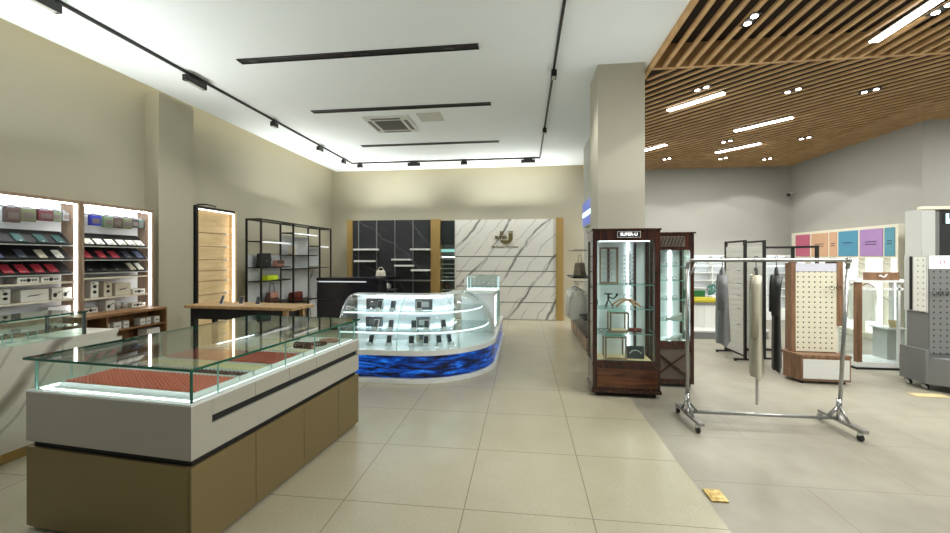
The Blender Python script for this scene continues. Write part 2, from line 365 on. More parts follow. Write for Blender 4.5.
# slat ceiling: dark backing, a frame of wood and the two fields of slats
struct(box('ceiling_backing', 1.57, 9.3, FY, 11.5, 4.32, 4.36, 'slat_dark'))
mb = MB(); mb.box(1.57, 1.62, FY, 11.4, 4.0, 4.32); mb.box(1.62, 9.2, 5.30, 5.35, 4.0, 4.3)
struct(build('ceiling_trim', mb, 'slat_wood'))
mb = MB(); x = 1.62 + .11
while x < 9.15: mb.box(x, x + .045, FY, 5.30, 4.0, 4.032); x += .16
struct(build('ceiling_slats', mb, 'slat_wood'))
mb = MB(); dx, dy = -.7816 / 1.2009, .9117 / 1.2009      # slat direction of the far field
y0, y1 = 5.35, 11.4
def xwall(y): return WR - .01 if y > 7.94 else 9.1
c = 1.62 - 6
while c < 16:
    # slat line: start on the divider at x=c, run along (dx,dy); clip to x>1.62 and to the walls
    pts = []; t = 0
    t_end = (y1 - y0) / dy
    t0 = 0.0
    if c > 9.1: t0 = (c - 9.1) / -dx
    # clip against the wall return and right wall
    tt = t0; ok0 = None; ok1 = None
    while tt <= t_end:
        X, Y = c + dx * tt, y0 + dy * tt
        lim = WR if Y >= 7.94 else (WR + (7.94 - Y) * 2.25 / .96)
        if 1.64 <= X <= min(lim - .03, 9.1):
            if ok0 is None: ok0 = tt
            ok1 = tt
        tt += .05
    if ok0 is not None and ok1 - ok0 > .1:
        mb.bar((c + dx * ok0, y0 + dy * ok0, 4.011), (c + dx * ok1, y0 + dy * ok1, 4.011), .04, .022)
    c += .217
struct(build('ceiling_slats_diagonal', mb, 'slat_wood'))

# cove light strips lying on the ceiling edge, out of sight, washing the wall heads
tag(box('cove_light_strip', -5.34, -5.31, FY, 10.8, CEIL + .06, CEIL + .08, 'cove_glow'), 'warm light strip in the cove above the long cream wall', 'light strip')
tag(box('cove_light_strip', -5.2, 1.3, 10.81, 10.84, CEIL + .06, CEIL + .08, 'cove_glow'), 'warm light strip in the cove above the back cream wall', 'light strip')

# ------------------------------------------------------------------ ceiling fixtures
tr = thing('lighting_track', 'thin black lighting track running round the white ceiling in a U', 'lighting track', (0, 0, CEIL))
box('rail', -4.404, -4.376, FY, 9.86, -.03, 0, 'black_metal', tr)
box('rail', .366, .394, FY, 9.9, -.03, 0, 'black_metal', tr)
box('rail', -4.37, .36, 9.82, 9.86, -.03, 0, 'black_metal', tr)
def spot_head(loc, w, l, label, rz=0, e=None):
    t = thing('track_spotlight', label, 'spotlight', (loc[0], loc[1], CEIL - .03), rz, 'spotlights on the black track')
    box('adapter', -w * .3, w * .3, -l * .3, l * .3, -.02, 0, 'black_metal', t)
    box('housing', -w / 2, w / 2, -l / 2, l / 2, -.10, -.02, 'black_metal', t, bevel=.006)
    box('lens', -w * .32, w * .32, -l * .38, l * .38, -.104, -.10, 'light_grey', t)
    if e: lamp('SPOT', 'track_lamp', (loc[0], loc[1], CEIL - .16), e, (.99, .985, .92), (0, 0, 0), spot_size=R(120), spot_blend=.8, shadow_soft_size=.12)
for i, (y, l) in enumerate(((3.15, .3), (4.88, .34), (6.6, .14), (8.2, .2), (9.35, .14))):
    spot_head((-4.39, y), .07, l, f'{"long" if l > .25 else "short"} black spotlight on the track along the cream wall, {ORD[4-i]} from the corner', 0, SPOT_E * (.5 if y < 4 else 1.0))
for i, (x, l) in enumerate(((-4.18, .14), (-2.76, .32), (-1.48, .16), (.1, .34))):
    spot_head((x, 9.84), .07, l, f'black spotlight on the track across the back, {ORD[i]} from the long cream wall', R(90), SPOT_E * 1.7)
for i, (y, l) in enumerate(((1.6, .16), (3.3, .16), (5.24, .14), (7.54, .12))):
    spot_head((.38, y), .07, l, f'short black spotlight on the track facing the wood ceiling, {ORD[3-i]} from the back', 0, SPOT_E * (.45 if y < 4 else 1.1))
for y in (4.59, 6.32, 8.38):
    w = {4.59: 'wide black recessed light slot ahead of the air conditioner with grilled middle', 6.32: 'black recessed light slot between the other two, beside the air conditioner', 8.38: 'thin black recessed light slot closest to the back cream wall'}[y]
    t = thing('light_slot', w, 'ceiling light', (-2.02, y, CEIL), 0, 'recessed light slots')
    mb = MB(); mb.box(-1.5, 1.5, -.06, -.045, -.012, 0); mb.box(-1.5, 1.5, .045, .06, -.012, 0); mb.box(-1.5, -1.485, -.045, .045, -.012, 0); mb.box(1.485, 1.5, -.045, .045, -.012, 0)
    build('frame', mb, 'black_metal', t); box('channel', -1.485, 1.485, -.045, .045, -.004, -.001, 'black_matte', t)
    for k in (-1.32, -.08, .12, 1.15):
        if y < 5: box('lamp_module', k - .05, k + .05, -.03, .03, -.01, -.004, 'black_metal', t)
t = thing('air_conditioner', 'square white ceiling cassette air conditioner with slatted grille', 'air conditioner', (-2.4, 7.08, CEIL))
box('panel', -.4, .4, -.42, .42, -.025, 0, 'white_gloss', t, bevel=.01)
mb = MB()
mb.box(-.24, .24, -.25, .25, -.03, -.026)
for k in range(12): mb.box(-.24, .24, -.24 + k * .04, -.22 + k * .04, -.036, -.03)
build('grille', mb, 'grey_laminate', t)
for a, b, c2, d in ((-.26, .26, -.37, -.31), (-.26, .26, .31, .37), (-.36, -.3, -.26, .26), (.3, .36, -.26, .26)): box('louver', a, b, c2, d, -.032, -.025, 'grey_laminate', t)
tag(box('access_panel', -1.82, -1.4, 6.6, 7.0, CEIL - .012, CEIL, 'white_matte', bevel=.004), 'small plain white access panel in the ceiling beside the air conditioner', 'panel')

def line_light(a, b, label):
    a = Vector((a[0], a[1], 4.0)); b = Vector((b[0], b[1], 4.0)); d = b - a; rz = math.atan2(d.y, d.x); m = (a + b) / 2; L = d.length
    t = thing('linear_light', label, 'ceiling light', m, rz, 'linear lights between the wood slats')
    box('housing', -L / 2, L / 2, -.05, .05, -.016, -.002, 'white_matte', t); box('diffuser', -L / 2 + .01, L / 2 - .01, -.045, .045, -.03, -.016, 'tube_white', t)
    lamp('AREA', 'linear_lamp', (m.x, m.y, 3.96), LIN_E, (.98, 1, .96), (0, 0, rz), (L, .08))
line_light((2.31, 6.8), (2.87, 6.16), 'linear ceiling light in diagonal slats closest to the white ceiling and the beam')
line_light((3.92, 8.05), (4.52, 7.37), 'linear ceiling light in diagonal slats farthest out from the white ceiling')
line_light((4.31, 9.65), (4.88, 8.96), 'linear ceiling light in diagonal slats closest to the grey room corner')
line_light((2.5, 9.46), (2.96, 8.82), 'linear ceiling light partly hidden behind the column')
line_light((3.82, 4.91), (3.76, 3.7), 'long linear ceiling light among the straight slats, before the beam')
dl = [((2.26, 4.32), R(90), 'twin downlight among the straight slats, closer to the white ceiling'), ((3.98, 4.35), R(90), 'twin downlight among the straight slats beside the long linear light'),
      ((2.49, 5.99), 0, 'twin downlight just beyond the beam, closest to the column'), ((3.81, 6.22), 0, 'twin downlight just beyond the beam, middle of that row'), ((4.91, 6.36), 0, 'twin downlight just beyond the beam, farthest from the column'),
      ((4.13, 8.77), 0, 'twin downlight in the diagonal slats between two linear lights'), ((5.56, 8.71), 0, 'twin downlight in the diagonal slats over the pastel boards'),
      ((3.42, 10.14), 0, 'twin downlight along the grey back wall, closest to the column'), ((4.74, 10.25), 0, 'twin downlight along the grey back wall, middle of the row'), ((5.82, 10.43), 0, 'twin downlight along the grey back wall, closest to the corner')]
for (x, y), rz, lb in dl:
    t = thing('twin_downlight', lb, 'ceiling light', (x, y, 4.0), rz if rz else math.atan2(dy, dx), 'twin downlights between the wood slats')
    box('housing', -.12, .12, -.045, .045, -.012, -.002, 'black_metal', t)
    for s in (-1, 1): build('lamp', MB().lathe([(.030, -.018), (.030, -.012)], 14, (s * .062, 0, 0)), 'lamp_hot', t)
    lamp('SPOT', 'downlight_lamp', (x, y, 3.93), DOWN_E, (1, .98, .92), (0, 0, 0), spot_size=R(116), spot_blend=.12, shadow_soft_size=.05)
t = thing('security_camera', 'tiny dark security camera high in the grey corner', 'camera', (6.85, 11.3, 3.25))
build('bracket', MB().tube([(.1, .0, .06), (.03, 0, .05), (0, 0, 0)], .015, 6), 'white_matte', t)
build('body', MB().tube([(-.02, .03, 0), (-.1, -.12, -.03)], .04, 10), 'black_metal', t)

# ------------------------------------------------------------------ bead counter (the large display counter)
BR = R(-5.2); BW, BL = .588, .892
BC = Vector((-1.745, 1.914, 0)) + Vector((-math.cos(BR) * BW - math.sin(BR) * BL, -math.sin(BR) * BW + math.cos(BR) * BL, 0))
bc = thing('bead_counter', 'long bronze and grey glass-topped counter showing trays of beads', 'display counter', BC, BR)
box('toe_kick', -BW + .05, BW - .05, -BL + .05, BL - .05, 0, .025, 'black_matte', bc)
box('core', -BW + .019, BW - .019, -BL + .019, BL - .019, .025, .487, 'black_matte', bc)
ys = [-BL, -BL + .46, -BL + .95, -BL + 1.43, BL]
for s in (1, -1):
    for i in range(4):
        a = BW - .018 if s > 0 else -BW
        box('panel', a, a + .018, ys[i] + .002, ys[i + 1] - .002, .025, .488, 'bronze', bc)
for y in (-BL, BL - .018): box('end_panel', -BW + .02, BW - .02, y, y + .018, .025, .488, 'bronze', bc)
box('shadow_gap', -BW + .025, BW - .025, -BL + .025, BL - .025, .487, .526, 'black_matte', bc)
mb = MB()
mb.box(-BW, BW - .02, -BL, BL, .525, .81); mb.box(BW - .02, BW, -BL, -BL + .13, .525, .81); mb.box(BW - .02, BW, BL - .03, BL, .525, .81)
mb.box(BW - .02, BW, -BL + .13, BL - .03, .525, .675)
for k in range(5):
    a, b = -BL + .13 + ((2 * BL - .16) / 5) * k, -BL + .13 + ((2 * BL - .16) / 5) * (k + 1); mb.box(BW - .02, BW, a + .0015, b - .0015, .72, .81)
build('body', mb, 'grey_lacquer', bc)
box('recessed_handle', BW - .021, BW - .018, -BL + .13, BL - .03, .675, .72, 'black_matte', bc)
box('deck', -BW, BW, -BL, BL, .81, .82, 'white_gloss', bc)
GT = 1.0
def pane(par, x0, x1, y0, y1, z0, z1, g='glass', edge=None, name='glass_pane'):
    """a sheet of glass: the two big faces clear, the narrow edges tinted"""
    mb = MB(); mb.box(x0, x1, y0, y1, z0, z1)
    d = (x1 - x0, y1 - y0, z1 - z0); k = d.index(min(d))
    big = {2: (0, 1), 1: (2, 3), 0: (4, 5)}[k]
    mb.m = [0 if i in big else 1 for i in range(6)]
    return build(name, mb, [g, edge or 'glass_edge_light'], par)
for y in (-BL + .03, BL - .036): pane(bc, -BW + .03, BW - .03, y, y + .006, .82, GT)
for x in (-BW + .03, BW - .036):
    n = [-BL + .03, -BL + .2, -BL + .78, -BL + 1.13, -BL + 1.5, BL - .036]
    for i in range(5): pane(bc, x, x + .006, n[i] + .006, n[i + 1], .82, GT)
for sx in (-1, 1):
    for sy in (-1, 1): box('corner_post', sx * (BW - .03) - .005, sx * (BW - .03) + .005, sy * (BL - .03) - .005, sy * (BL - .03) + .005, .82, GT, 'glass_edge' if (sx, sy) == (1, -1) else 'glass_edge_light', bc)
pane(bc, -BW - .01, BW + .01, -BL - .01, BL + .01, GT, GT + .014, 'glass_green', 'glass_edge', 'glass_top')
for a in ((-BW + .045, BW - .045, -BL + .042, -BL + .05), (-BW + .042, -BW + .05, -BL + .055, BL - .045)):
    box('led_strip', *a, .82, .826, 'led_cool', bc)
box('led_strip', BW - .05, BW - .042, -BL + .055, BL - .045, .82, .824, 'led_soft', bc)
# trays of beads lying on the deck
def local(p, c=BC, r=BR): return Vector((c[0] + p[0] * math.cos(r) - p[1] * math.sin(r), c[1] + p[0] * math.sin(r) + p[1] * math.cos(r), p[2]))
def strand_mesh(n, r):
    mb = MB()
    for k in range(n): mb.ball((0, (k - (n - 1) / 2) * r * 1.9, r), r, 7, 5)
    return mb
def bead_tray(y0, y1, x0, x1, m, cnt, what, tray_label, strand_label, grp):
    t = thing('bead_tray', tray_label, 'tray', local(((x0 + x1) / 2, (y0 + y1) / 2, .82)), BR, 'bead trays')
    w, d = (x1 - x0) / 2, (y1 - y0) / 2
    box('base', -w, w, -d, d, 0, .012, 'white_gloss', t)
    mb = MB(); mb.box(-w, w, -d, -d + .008, .012, .026); mb.box(-w, w, d - .008, d, .012, .026); mb.box(-w, -w + .008, -d + .008, d - .008, .012, .026); mb.box(w - .008, w, -d + .008, d - .008, .012, .026)
    build('rim', mb, 'white_gloss', t)
    r = .0105; n = int((2 * d - .03) / (r * 1.9)); first = None
    for k in range(cnt):
        p = local((x0 + .02 + (x1 - x0 - .04) * k / (cnt - 1), (y0 + y1) / 2, .8325))
        if first is None:
            first = tag(build('bead_strand', strand_mesh(n, r), m, None, p, BR, True), strand_label, 'beads', grp)
        else: dup(first, p)
X0, X1 = -BW + .1, BW - .09
bead_tray(-BL + .1, -BL + .42, X0, X1, 'coral_bead', 31, 'coral', 'white tray of coral red bead strands at the end closest to the viewer', 'coral red bead strand in the tray closest to the viewer', 'coral bead strands')
bead_tray(-BL + .43, -BL + .53, X0, X1, 'dark_bead', 31, 'dark', 'narrow white tray of dark brown bead strands behind the coral tray', 'short dark brown bead strand in narrow tray behind the coral ones', 'short dark bead strands')
bead_tray(-BL + .55, -BL + .70, X0, X1, 'ivory_bead', 31, 'ivory', 'white tray of pale yellow bead strands between dark and brick red ones', 'short pale yellow bead strand between dark and brick red trays', 'pale yellow bead strands')
bead_tray(-BL + .72, -BL + 1.06, X0, X1, 'red_bead', 31, 'brick', 'white tray of brick red bead strands around the middle of the counter', 'brick red bead strand in the middle tray of the glass counter', 'brick red bead strands')
bead_tray(-BL + 1.08, -BL + 1.20, X0, X1, 'cream_bead', 31, 'cream', 'white tray of cream bead strands beyond the brick red tray', 'short cream bead strand in tray beyond the brick red ones', 'cream bead strands')
def necklace(x, y, rad, r, m, label, turns=1, squash=1.0):
    mb = MB()
    for q in range(turns):
        rr = rad - q * r * 2.1; n = int(2 * math.pi * rr / (r * 2))
        for k in range(n):
            a = 2 * math.pi * k / n; mb.ball((rr * math.cos(a), rr * squash * math.sin(a), r), r, 7, 5)
    tag(build('bead_necklace', mb, m, None, local((x, y, .82)), BR, True), label, 'beads')
def roll(x, y, label):
    t = thing('bead_roll', label, 'beads', local((x, y, .82)), BR)
    build('stand', MB().tube([(-.09, 0, .02), (.09, 0, .02)], .02, 12), 'blush', t, smooth=True)
    mb = MB()
    for k in range(7): mb.add(*torus(-.075 + k * .025, .026, .008))
    build('bracelet_coils', mb, 'brown_bead', t, smooth=True)
def torus(x, R0, r0, n=14, k=6):
    vs = []; fs = []
    for i in range(n):
        a = 2 * math.pi * i / n
        for j in range(k):
            b = 2 * math.pi * j / k; q = R0 + r0 * math.cos(b); vs.append((x + r0 * math.sin(b), q * math.cos(a), q * math.sin(a) + R0 + r0))
    for i in range(n):
        for j in range(k): fs.append((i * k + j, ((i + 1) % n) * k + j, ((i + 1) % n) * k + (j + 1) % k, i * k + (j + 1) % k))
    return vs, fs
roll(.36, -BL + 1.27, 'brown bracelets coiled on a rose roll beyond the cream beads')
necklace(.36, -BL + 1.46, .075, .010, 'dark_bead', 'dark brown bead necklace coiled in a ring on the white deck', 2)
necklace(.38, -BL + 1.62, .085, .010, 'blush', 'rosy brown bead necklace coiled at the far end of counter', 3, .8)
necklace(.1, -BL + 1.35, .08, .010, 'cream_bead', 'cream bead necklace coiled beside the rose bracelet roll', 2)
necklace(-.15, -BL + 1.5, .09, .009, 'ivory_bead', 'large pale yellow bead necklace ring in the middle of far deck', 2)
necklace(-.36, -BL + 1.36, .07, .010, 'white_gloss', 'white bead necklace ring along the wall side of the deck', 2)
necklace(-.02, -BL + 1.62, .07, .010, 'brown_bead', 'brown bead necklace ring near the middle of the far end', 1)

# ------------------------------------------------------------------ marble counter by the wall cabinets
mc = thing('marble_counter', 'white veined marble counter with a glass case on top and gold foot', 'display counter', (-4.21, 2.3, 0))
box('body', -.20, .21, -1.1, 1.2, .08, .86, 'counter_marble', mc); box('worktop', -.21, .215, -1.11, 1.21, .86, .90, 'counter_marble', mc)
box('gold_plinth', -.19, .205, -1.09, 1.19, 0, .08, 'gold', mc)
for y in (-1.06, .91): pane(mc, -.2, .195, y, y + .01, .90, 1.10, 'glass', 'glass_edge')
for x in (-.21, .195): pane(mc, x, x + .01, -1.06, .92, .90, 1.10, 'glass', 'glass_edge')
pane(mc, -.215, .21, -1.07, .93, 1.10, 1.112, 'glass_green', 'glass_edge', 'glass_top')
box('corner_post', .185, .205, .905, .925, .90, 1.10, 'grey_laminate', mc); box('corner_post', -.21, -.19, .905, .925, .90, 1.10, 'grey_laminate', mc)
box('glass_shelf', -.19, .19, -1.04, .9, .99, .996, 'glass_green', mc)
for k, y in enumerate((2.55, 2.75, 2.92)):
    t = thing('display_stand', f'clear little display stand inside the marble counter glass case, {ORD[2-k]} from its end post', 'stand', (-4.15, y, .90), 0, 'clear stands in the marble counter')
    box('base', -.05, .05, -.04, .04, 0, .012, 'white_gloss', t); pane(t, -.045, .045, -.004, .004, .012, .085, 'glass_white')

# ------------------------------------------------------------------ wall cabinets with phone accessories
def tilt(z): return z
LEDGES = (1.76, 1.59, 1.43)
def wall_cabinet(y0, y1, label, shelves, posts):
    t = thing('wall_cabinet', label, 'display cabinet', (WL, (y0 + y1) / 2, 0)); h = (y1 - y0) / 2
    box('base', 0, .35, -h, h, 0, .90, 'cabinet_wood', t)
    box('bottom_board', 0, .35, -h, h, .90, .93, 'cabinet_wood', t)
    box('back_panel', .0, .12, -h + .03, h - .03, .93, 2.24, 'panel_white', t)
    for s in (-1, 1): box('side_panel', 0, .35, s * h - (.03 if s > 0 else 0), s * h + (0 if s > 0 else .03), .93, 2.24, 'cabinet_wood', t)
    box('top_board', 0, .35, -h, h, 2.24, 2.275, 'cabinet_wood', t)
    box('led_strip', .315, .333, h - .047, h - .031, .94, 2.23, 'led_white', t)
    box('led_strip', .30, .312, -h + .05, h - .06, 2.229, 2.239, 'led_top', t)
    mb = MB(); mb.tube([(.18, -h + .06, 2.14), (.18, h - .1, 2.14)], .007, 6)
    for k in range(9):
        y = -h + .12 + (2 * h - .26) * k / 8; mb.tube([(.12, y, 2.14), (.25, y, 2.14)], .004, 5)
    build('peg_rail', mb, 'black_metal', t)
    for z in LEDGES:
        f = build('ledge', MB().add([(.30, -h + .03, z), (.30, h - .06, z), (.14, h - .06, z + .15), (.14, -h + .03, z + .15), (.30, -h + .03, z - .012), (.30, h - .06, z - .012), (.14, h - .06, z + .138), (.14, -h + .03, z + .138)],
              [(0, 1, 2, 3), (7, 6, 5, 4), (0, 4, 5, 1), (1, 5, 6, 2), (2, 6, 7, 3), (3, 7, 4, 0)]), 'black_matte', t)
        box('lip', .30, .312, -h + .03, h - .06, z - .02, z + .008, 'black_metal', t); box('lip_edge', .312, .315, -h + .03, h - .06, z - .022, z - .012, 'light_grey', t)
    for z in shelves: box('shelf', .12, .33, -h + .03, h - .055, z - .02, z, 'cabinet_wood', t); box('shelf_edge', .33, .336, -h + .03, h - .055, z - .02, z, 'cream_white', t)
    return t
CA, CB = 'the cabinet far from pilaster', 'the cabinet beside pilaster'
wall_cabinet(2.3, 4.13, 'lit wall cabinet farther from the pilaster, holding teal and red cases', (1.33, 1.13), 1)
wall_cabinet(4.135, 5.07, 'lit wall cabinet beside the pilaster, with white cards on its upper ledge', (1.36, 1.11), 1)
# packs hanging on the pegs
def pack(y, w, h, m, label):
    t = thing('hanging_pack', label, 'pack', (WL + .215, y, 2.145 - h), 0, 'packs hanging on pegs')
    w *= 1.12; box('box', -.02, .03, -w / 2, w / 2, 0, h - .015, m, t, bevel=.004); box('hang_tab', -.002, .001, -w * .25, w * .25, h - .015, h + .012, 'phone_grey', t)
    box('window', .03, .032, -w * .36, w * .36, h * .2, h * .62, 'pack_window', t, label='paler printed window')
for y, w, h, m, l in ((3.30, .11, .16, 'pack_dark', 'black pack at the start of pegs, beside brown one, in ' + CA), (3.57, .11, .17, 'pack_brown', 'brown pack hung lower than its neighbours in ' + CA), (3.70, .12, .15, 'pack_olive', 'olive pack between brown and maroon ones in ' + CA),
                      (3.86, .13, .13, 'pack_maroon', 'maroon pack in the peg row of ' + CA), (3.965, .08, .13, 'pack_green', 'green pack right after the maroon one in ' + CA), (4.055, .06, .11, 'pack_grey', 'small grey pack at the end of the peg row in ' + CA),
                      (4.385, .11, .14, 'pack_blue', 'bright blue pack in the peg row of ' + CB), (4.54, .10, .15, 'pack_green', 'green pack beside the blue one in ' + CB), (4.655, .10, .15, 'pack_brown', 'brown pack in the middle of the peg row of ' + CB),
                      (4.785, .11, .15, 'pack_olive', 'olive pack third from the end of pegs in ' + CB), (4.895, .09, .13, 'pack_dark', 'black pack second from the end of pegs in ' + CB), (4.985, .07, .12, 'pack_teal', 'grey teal pack last on the pegs of ' + CB)):
    pack(y, w, h, m, l)
# leather cases lying on the tilted ledges
SL = math.atan2(.15, .16)
def case(y, z, m, label, grp, w=.07, l=.13, cat='leather case'):
    mb = MB(); mb.box(-l, 0, -w / 2, w / 2, 0, .012)
    t = thing('phone_case' if cat == 'leather case' else 'card_pack', label, cat, (WL + .294, y, z + .007), 0, grp)
    t.rotation_euler = (0, SL, 0)
    build('body', mb, m, t, bevel=.004); box('clasp', -.02, -.008, -w * .12, w * .12, .012, .014, 'steel' if cat == 'leather case' else 'ink', t)
for i, y in enumerate((3.40, 3.60, 3.80, 3.97)): case(y, LEDGES[0], 'teal_leather', f'dark teal leather case on upper black ledge, {ORD[3-i]} from the lit post', 'teal cases', .08)
for i, (y, m, n) in enumerate(((3.42, 'blue_leather', 'dusty blue'), (3.62, 'slate_leather', 'slate blue'), (3.80, 'cream_leather', 'beige'), (3.96, 'white_card', 'off white'))): case(y, LEDGES[1], m, f'{n} leather case on the middle ledge of {CA}', 'cases on middle ledge', .075)
for i, y in enumerate((3.50, 3.63, 3.77, 3.90)): case(y, LEDGES[2], 'red_leather', f'red leather case in the row of four, {ORD[3-i]} from the lit post', 'red cases', .085)
for i, y in enumerate((4.27, 4.40, 4.54, 4.68, 4.81, 4.93)): case(y, LEDGES[0], 'white_card', f'white card pack on upper black ledge, {ORD[5-i]} from the pilaster', 'white card packs', .10, .10, 'card pack')
for i, (y, m, n) in enumerate(((4.26, 'red_leather', 'red leather case in first place,'), (4.43, 'red_leather', 'red leather case in second place,'), (4.59, 'red_leather', 'red leather case in third place,'), (4.76, 'slate_leather', 'slate grey leather case'), (4.92, 'blue_leather', 'dusty blue leather case'))):
    case(y, LEDGES[1], m, f'{n} on the middle ledge of {CB}', 'cases on middle ledge of pilaster cabinet', .085)
for i, (y, m, n) in enumerate(((4.28, 'dark_leather', 'black leather case in first place'), (4.44, 'dark_leather', 'black leather case in second place'), (4.60, 'dark_leather', 'black leather case in third place'), (4.82, 'cream_leather', 'beige leather case'), (4.93, 'white_card', 'off white leather case'))):
    case(y, LEDGES[2], m, f'{n} on the lower ledge of {CB}', 'cases on lower ledge of pilaster cabinet', .075)
# white product boxes on the flat shelves
def product(y, z, w, d, h, kind, label, x=WL + .235, m='box_white', cat='product box'):
    t = thing('product_box', label, cat, (x, y, z), 0, 'product boxes')
    box('carton', -d / 2, d / 2, -w / 2, w / 2, 0, h, m, t, bevel=.002)
    mb = MB(); f = d / 2; e = d / 2 + .0012
    if kind == 'row':
        for k in range(6): mb.box(f, e, -w * .36 + k * w * .13, -w * .36 + k * w * .13 + w * .09, h * .35, h * .65)
        mb.box(f, e, -.012, .012, h * .2, h * .8)
    elif kind == 'slash': mb.add([(e, -w * .32, h * .42), (e, w * .1, h * .48), (e, w * .34, h * .62), (e, w * .1, h * .56), (e, -w * .2, h * .52)], [(0, 1, 2, 3, 4)])
    elif kind == 'guitar':
        mb.add([(e, -w * .2 + .02 * math.cos(a), h * .4 + .026 * math.sin(a)) for a in [2 * math.pi * k / 10 for k in range(10)]], [tuple(range(10))]); mb.bar((e, -w * .2, h * .42), (e, w * .35, h * .7), .004, .008)
    elif kind == 'twin':
        for c2 in (.35, .68): mb.add([(e, .022 * math.cos(a), h * c2 + h * .11 * math.sin(a)) for a in [2 * math.pi * k / 10 for k in range(10)]], [tuple(range(10))])
        mb.box(f, e, -w * .3, -w * .05, h * .86, h * .92)
    else: mb.box(f, e, -w * .3, w * .3, h * .4, h * .5)
    build('print', mb, 'box_print', t)
product(3.655, 1.33, .19, .14, .065, 'row', 'long flat white box with dark row print, farther from the lit post, top box shelf')
product(3.86, 1.33, .18, .14, .065, 'row', 'long flat white box with dark row print, closer to the lit post, top box shelf')
product(3.37, 1.13, .08, .1, .15, 'twin', 'tall white box with twin dark prints, cut by the photo edge, lower box shelf')
product(3.475, 1.13, .085, .1, .15, 'twin', 'tall white box with twin dark prints beside the wide slash box')
product(3.72, 1.13, .25, .12, .13, 'slash', 'wide white box with dark slash print in ' + CA)
product(3.93, 1.13, .10, .11, .13, 'guitar', 'square white box with small guitar print, farther from the lit post')
product(4.03, 1.13, .09, .11, .13, 'guitar', 'square white box with small guitar print, touching the lit post end')
product(3.95, .93, .22, .12, .12, 'slash', 'pale blue white box standing on the bottom of ' + CA, m='panel_white')
product(3.58, .93, .2, .14, .07, 'row', 'flat white box with dark row print on cabinet bottom, farther from pale blue box')
product(3.76, .93, .15, .14, .07, 'row', 'flat white box with dark row print on cabinet bottom, next to pale blue box')
product(4.33, 1.11, .09, .11, .20, 'twin', 'tall white box with stacked prints in ' + CB, m='white_card')
product(4.49, 1.11, .10, .11, .19, 'twin', 'beige tall box beside the tall white one in ' + CB, m='box_kraft')
product(4.68, 1.11, .2, .12, .16, 'slash', 'wide beige box with dark slash print in ' + CB, m='box_kraft')
product(4.90, 1.11, .17, .12, .065, 'row', 'flat white box with row print at the pilaster end of its shelf')
product(4.28, .93, .17, .12, .06, 'row', 'flat white box with row print on the bottom of ' + CB)
product(4.52, .93, .11, .11, .13, 'guitar', 'square white box with small print on the bottom of ' + CB)
for y, n in ((4.66, 'nearer the square box'), (4.75, 'farther from the square box')):
    t = thing('white_cup', f'small white cup on cabinet bottom, {n}, beside the pilaster', 'cup', (WL + .235, y, .93), 0, 'white cups')
    build('body', MB().lathe([(.026, 0), (.034, .07), (.034, .08), (.029, .08), (.024, .01)], 14), 'white_gloss', t, smooth=True); box('band', .032, .036, -.015, .015, .03, .05, 'light_grey', t)
product(4.88, .93, .16, .12, .06, 'row', 'flat white box with row print lying nearest the pilaster on bottom')
product(4.97, .93, .06, .1, .05, 'plain', 'tiny white box at the pilaster end of the cabinet bottom')
# low open shelf in front of the second cabinet
lw = thing('low_shelf', 'low open wooden shelf unit below the lit wall cabinets', 'shelf unit', (-5.04, 4.45, 0))
for a in ((-.145, .145, -.52, .52, .90, .93), (-.145, .145, -.52, .52, .05, .08), (-.125, .135, -.5, .5, .705, .725), (-.125, .135, -.5, .5, .42, .44)): box('board', *a, 'shelf_wood', lw)
for y in (-.52, -.29, .5): box('upright', -.145, .145, y, y + .02, .08, .90, 'shelf_wood', lw)
box('back_panel', -.145, -.13, -.5, .5, .08, .90, 'shelf_wood', lw); box('plinth', -.14, .12, -.5, .5, 0, .05, 'black_matte', lw)
for i, (y, w) in enumerate(((4.22, .05), (4.34, .09), (4.45, .07), (4.67, .07), (4.75, .06), (4.87, .08))):
    product(y, .725, w, .1, .085, 'plain', f'small white box on upper level of low wooden shelf, {ORD[5-i]} from the pilaster end', x=-5.0)
product(4.28, .44, .19, .14, .2, 'slash', 'white box with dark slash on lower level of low shelf, by the marble counter', x=-5.0)
product(4.80, .44, .19, .14, .22, 'slash', 'white box with dark slash on lower level of low shelf, by the pilaster', x=-5.0)

# ------------------------------------------------------------------ lit maple niche
ni = thing('lit_wall_panel', 'tall warm lit maple slatwall panel in a dark frame beside pilaster', 'display panel', (WL, 6.36, 0))
box('frame_side', 0, .26, -.46, -.41, 0, 2.46, 'black_metal', ni); box('frame_side', 0, .26, .43, .46, 0, 2.46, 'maple', ni)
box('frame_top', 0, .26, -.41, .43, 2.42, 2.46, 'black_metal', ni)
zz = [0.05, .6, .97, 1.2, 1.38, 1.57, 1.80, 2.03, 2.42]
for a, b in zip(zz, zz[1:]): box('slat_panel', .0, .14, -.41, .43, a + .006, b - .006, 'maple', ni)
box('backing', 0, .125, -.41, .43, .03, 2.42, 'oak', ni)
box('led_strip', .225, .24, .405, .43, .05, 2.41, 'led_niche', ni); box('led_strip', .22, .24, -.40, .39, 2.40, 2.418, 'led_warm', ni); box('led_strip', .2, .22, -.41, -.395, .05, 2.4, 'led_warm', ni)
mb = MB()
for z in zz[2:-1]: mb.bar((.14, .30, z), (.2, .30, z), .012, .03); mb.box(.14, .17, .28, .39, z - .006, z + .006)
build('hook_rail', mb, 'white_gloss', ni)
tag(build('lamp_bracket', MB().tube([(.0, -.05, 0), (.10, -.05, .02), (.20, .0, .02), (.26, .12, 0)], .012, 6), 'black_metal', None, (WL + .05, 6.15, 2.48)), 'small dark lamp bracket on top of the lit maple panel', 'bracket')

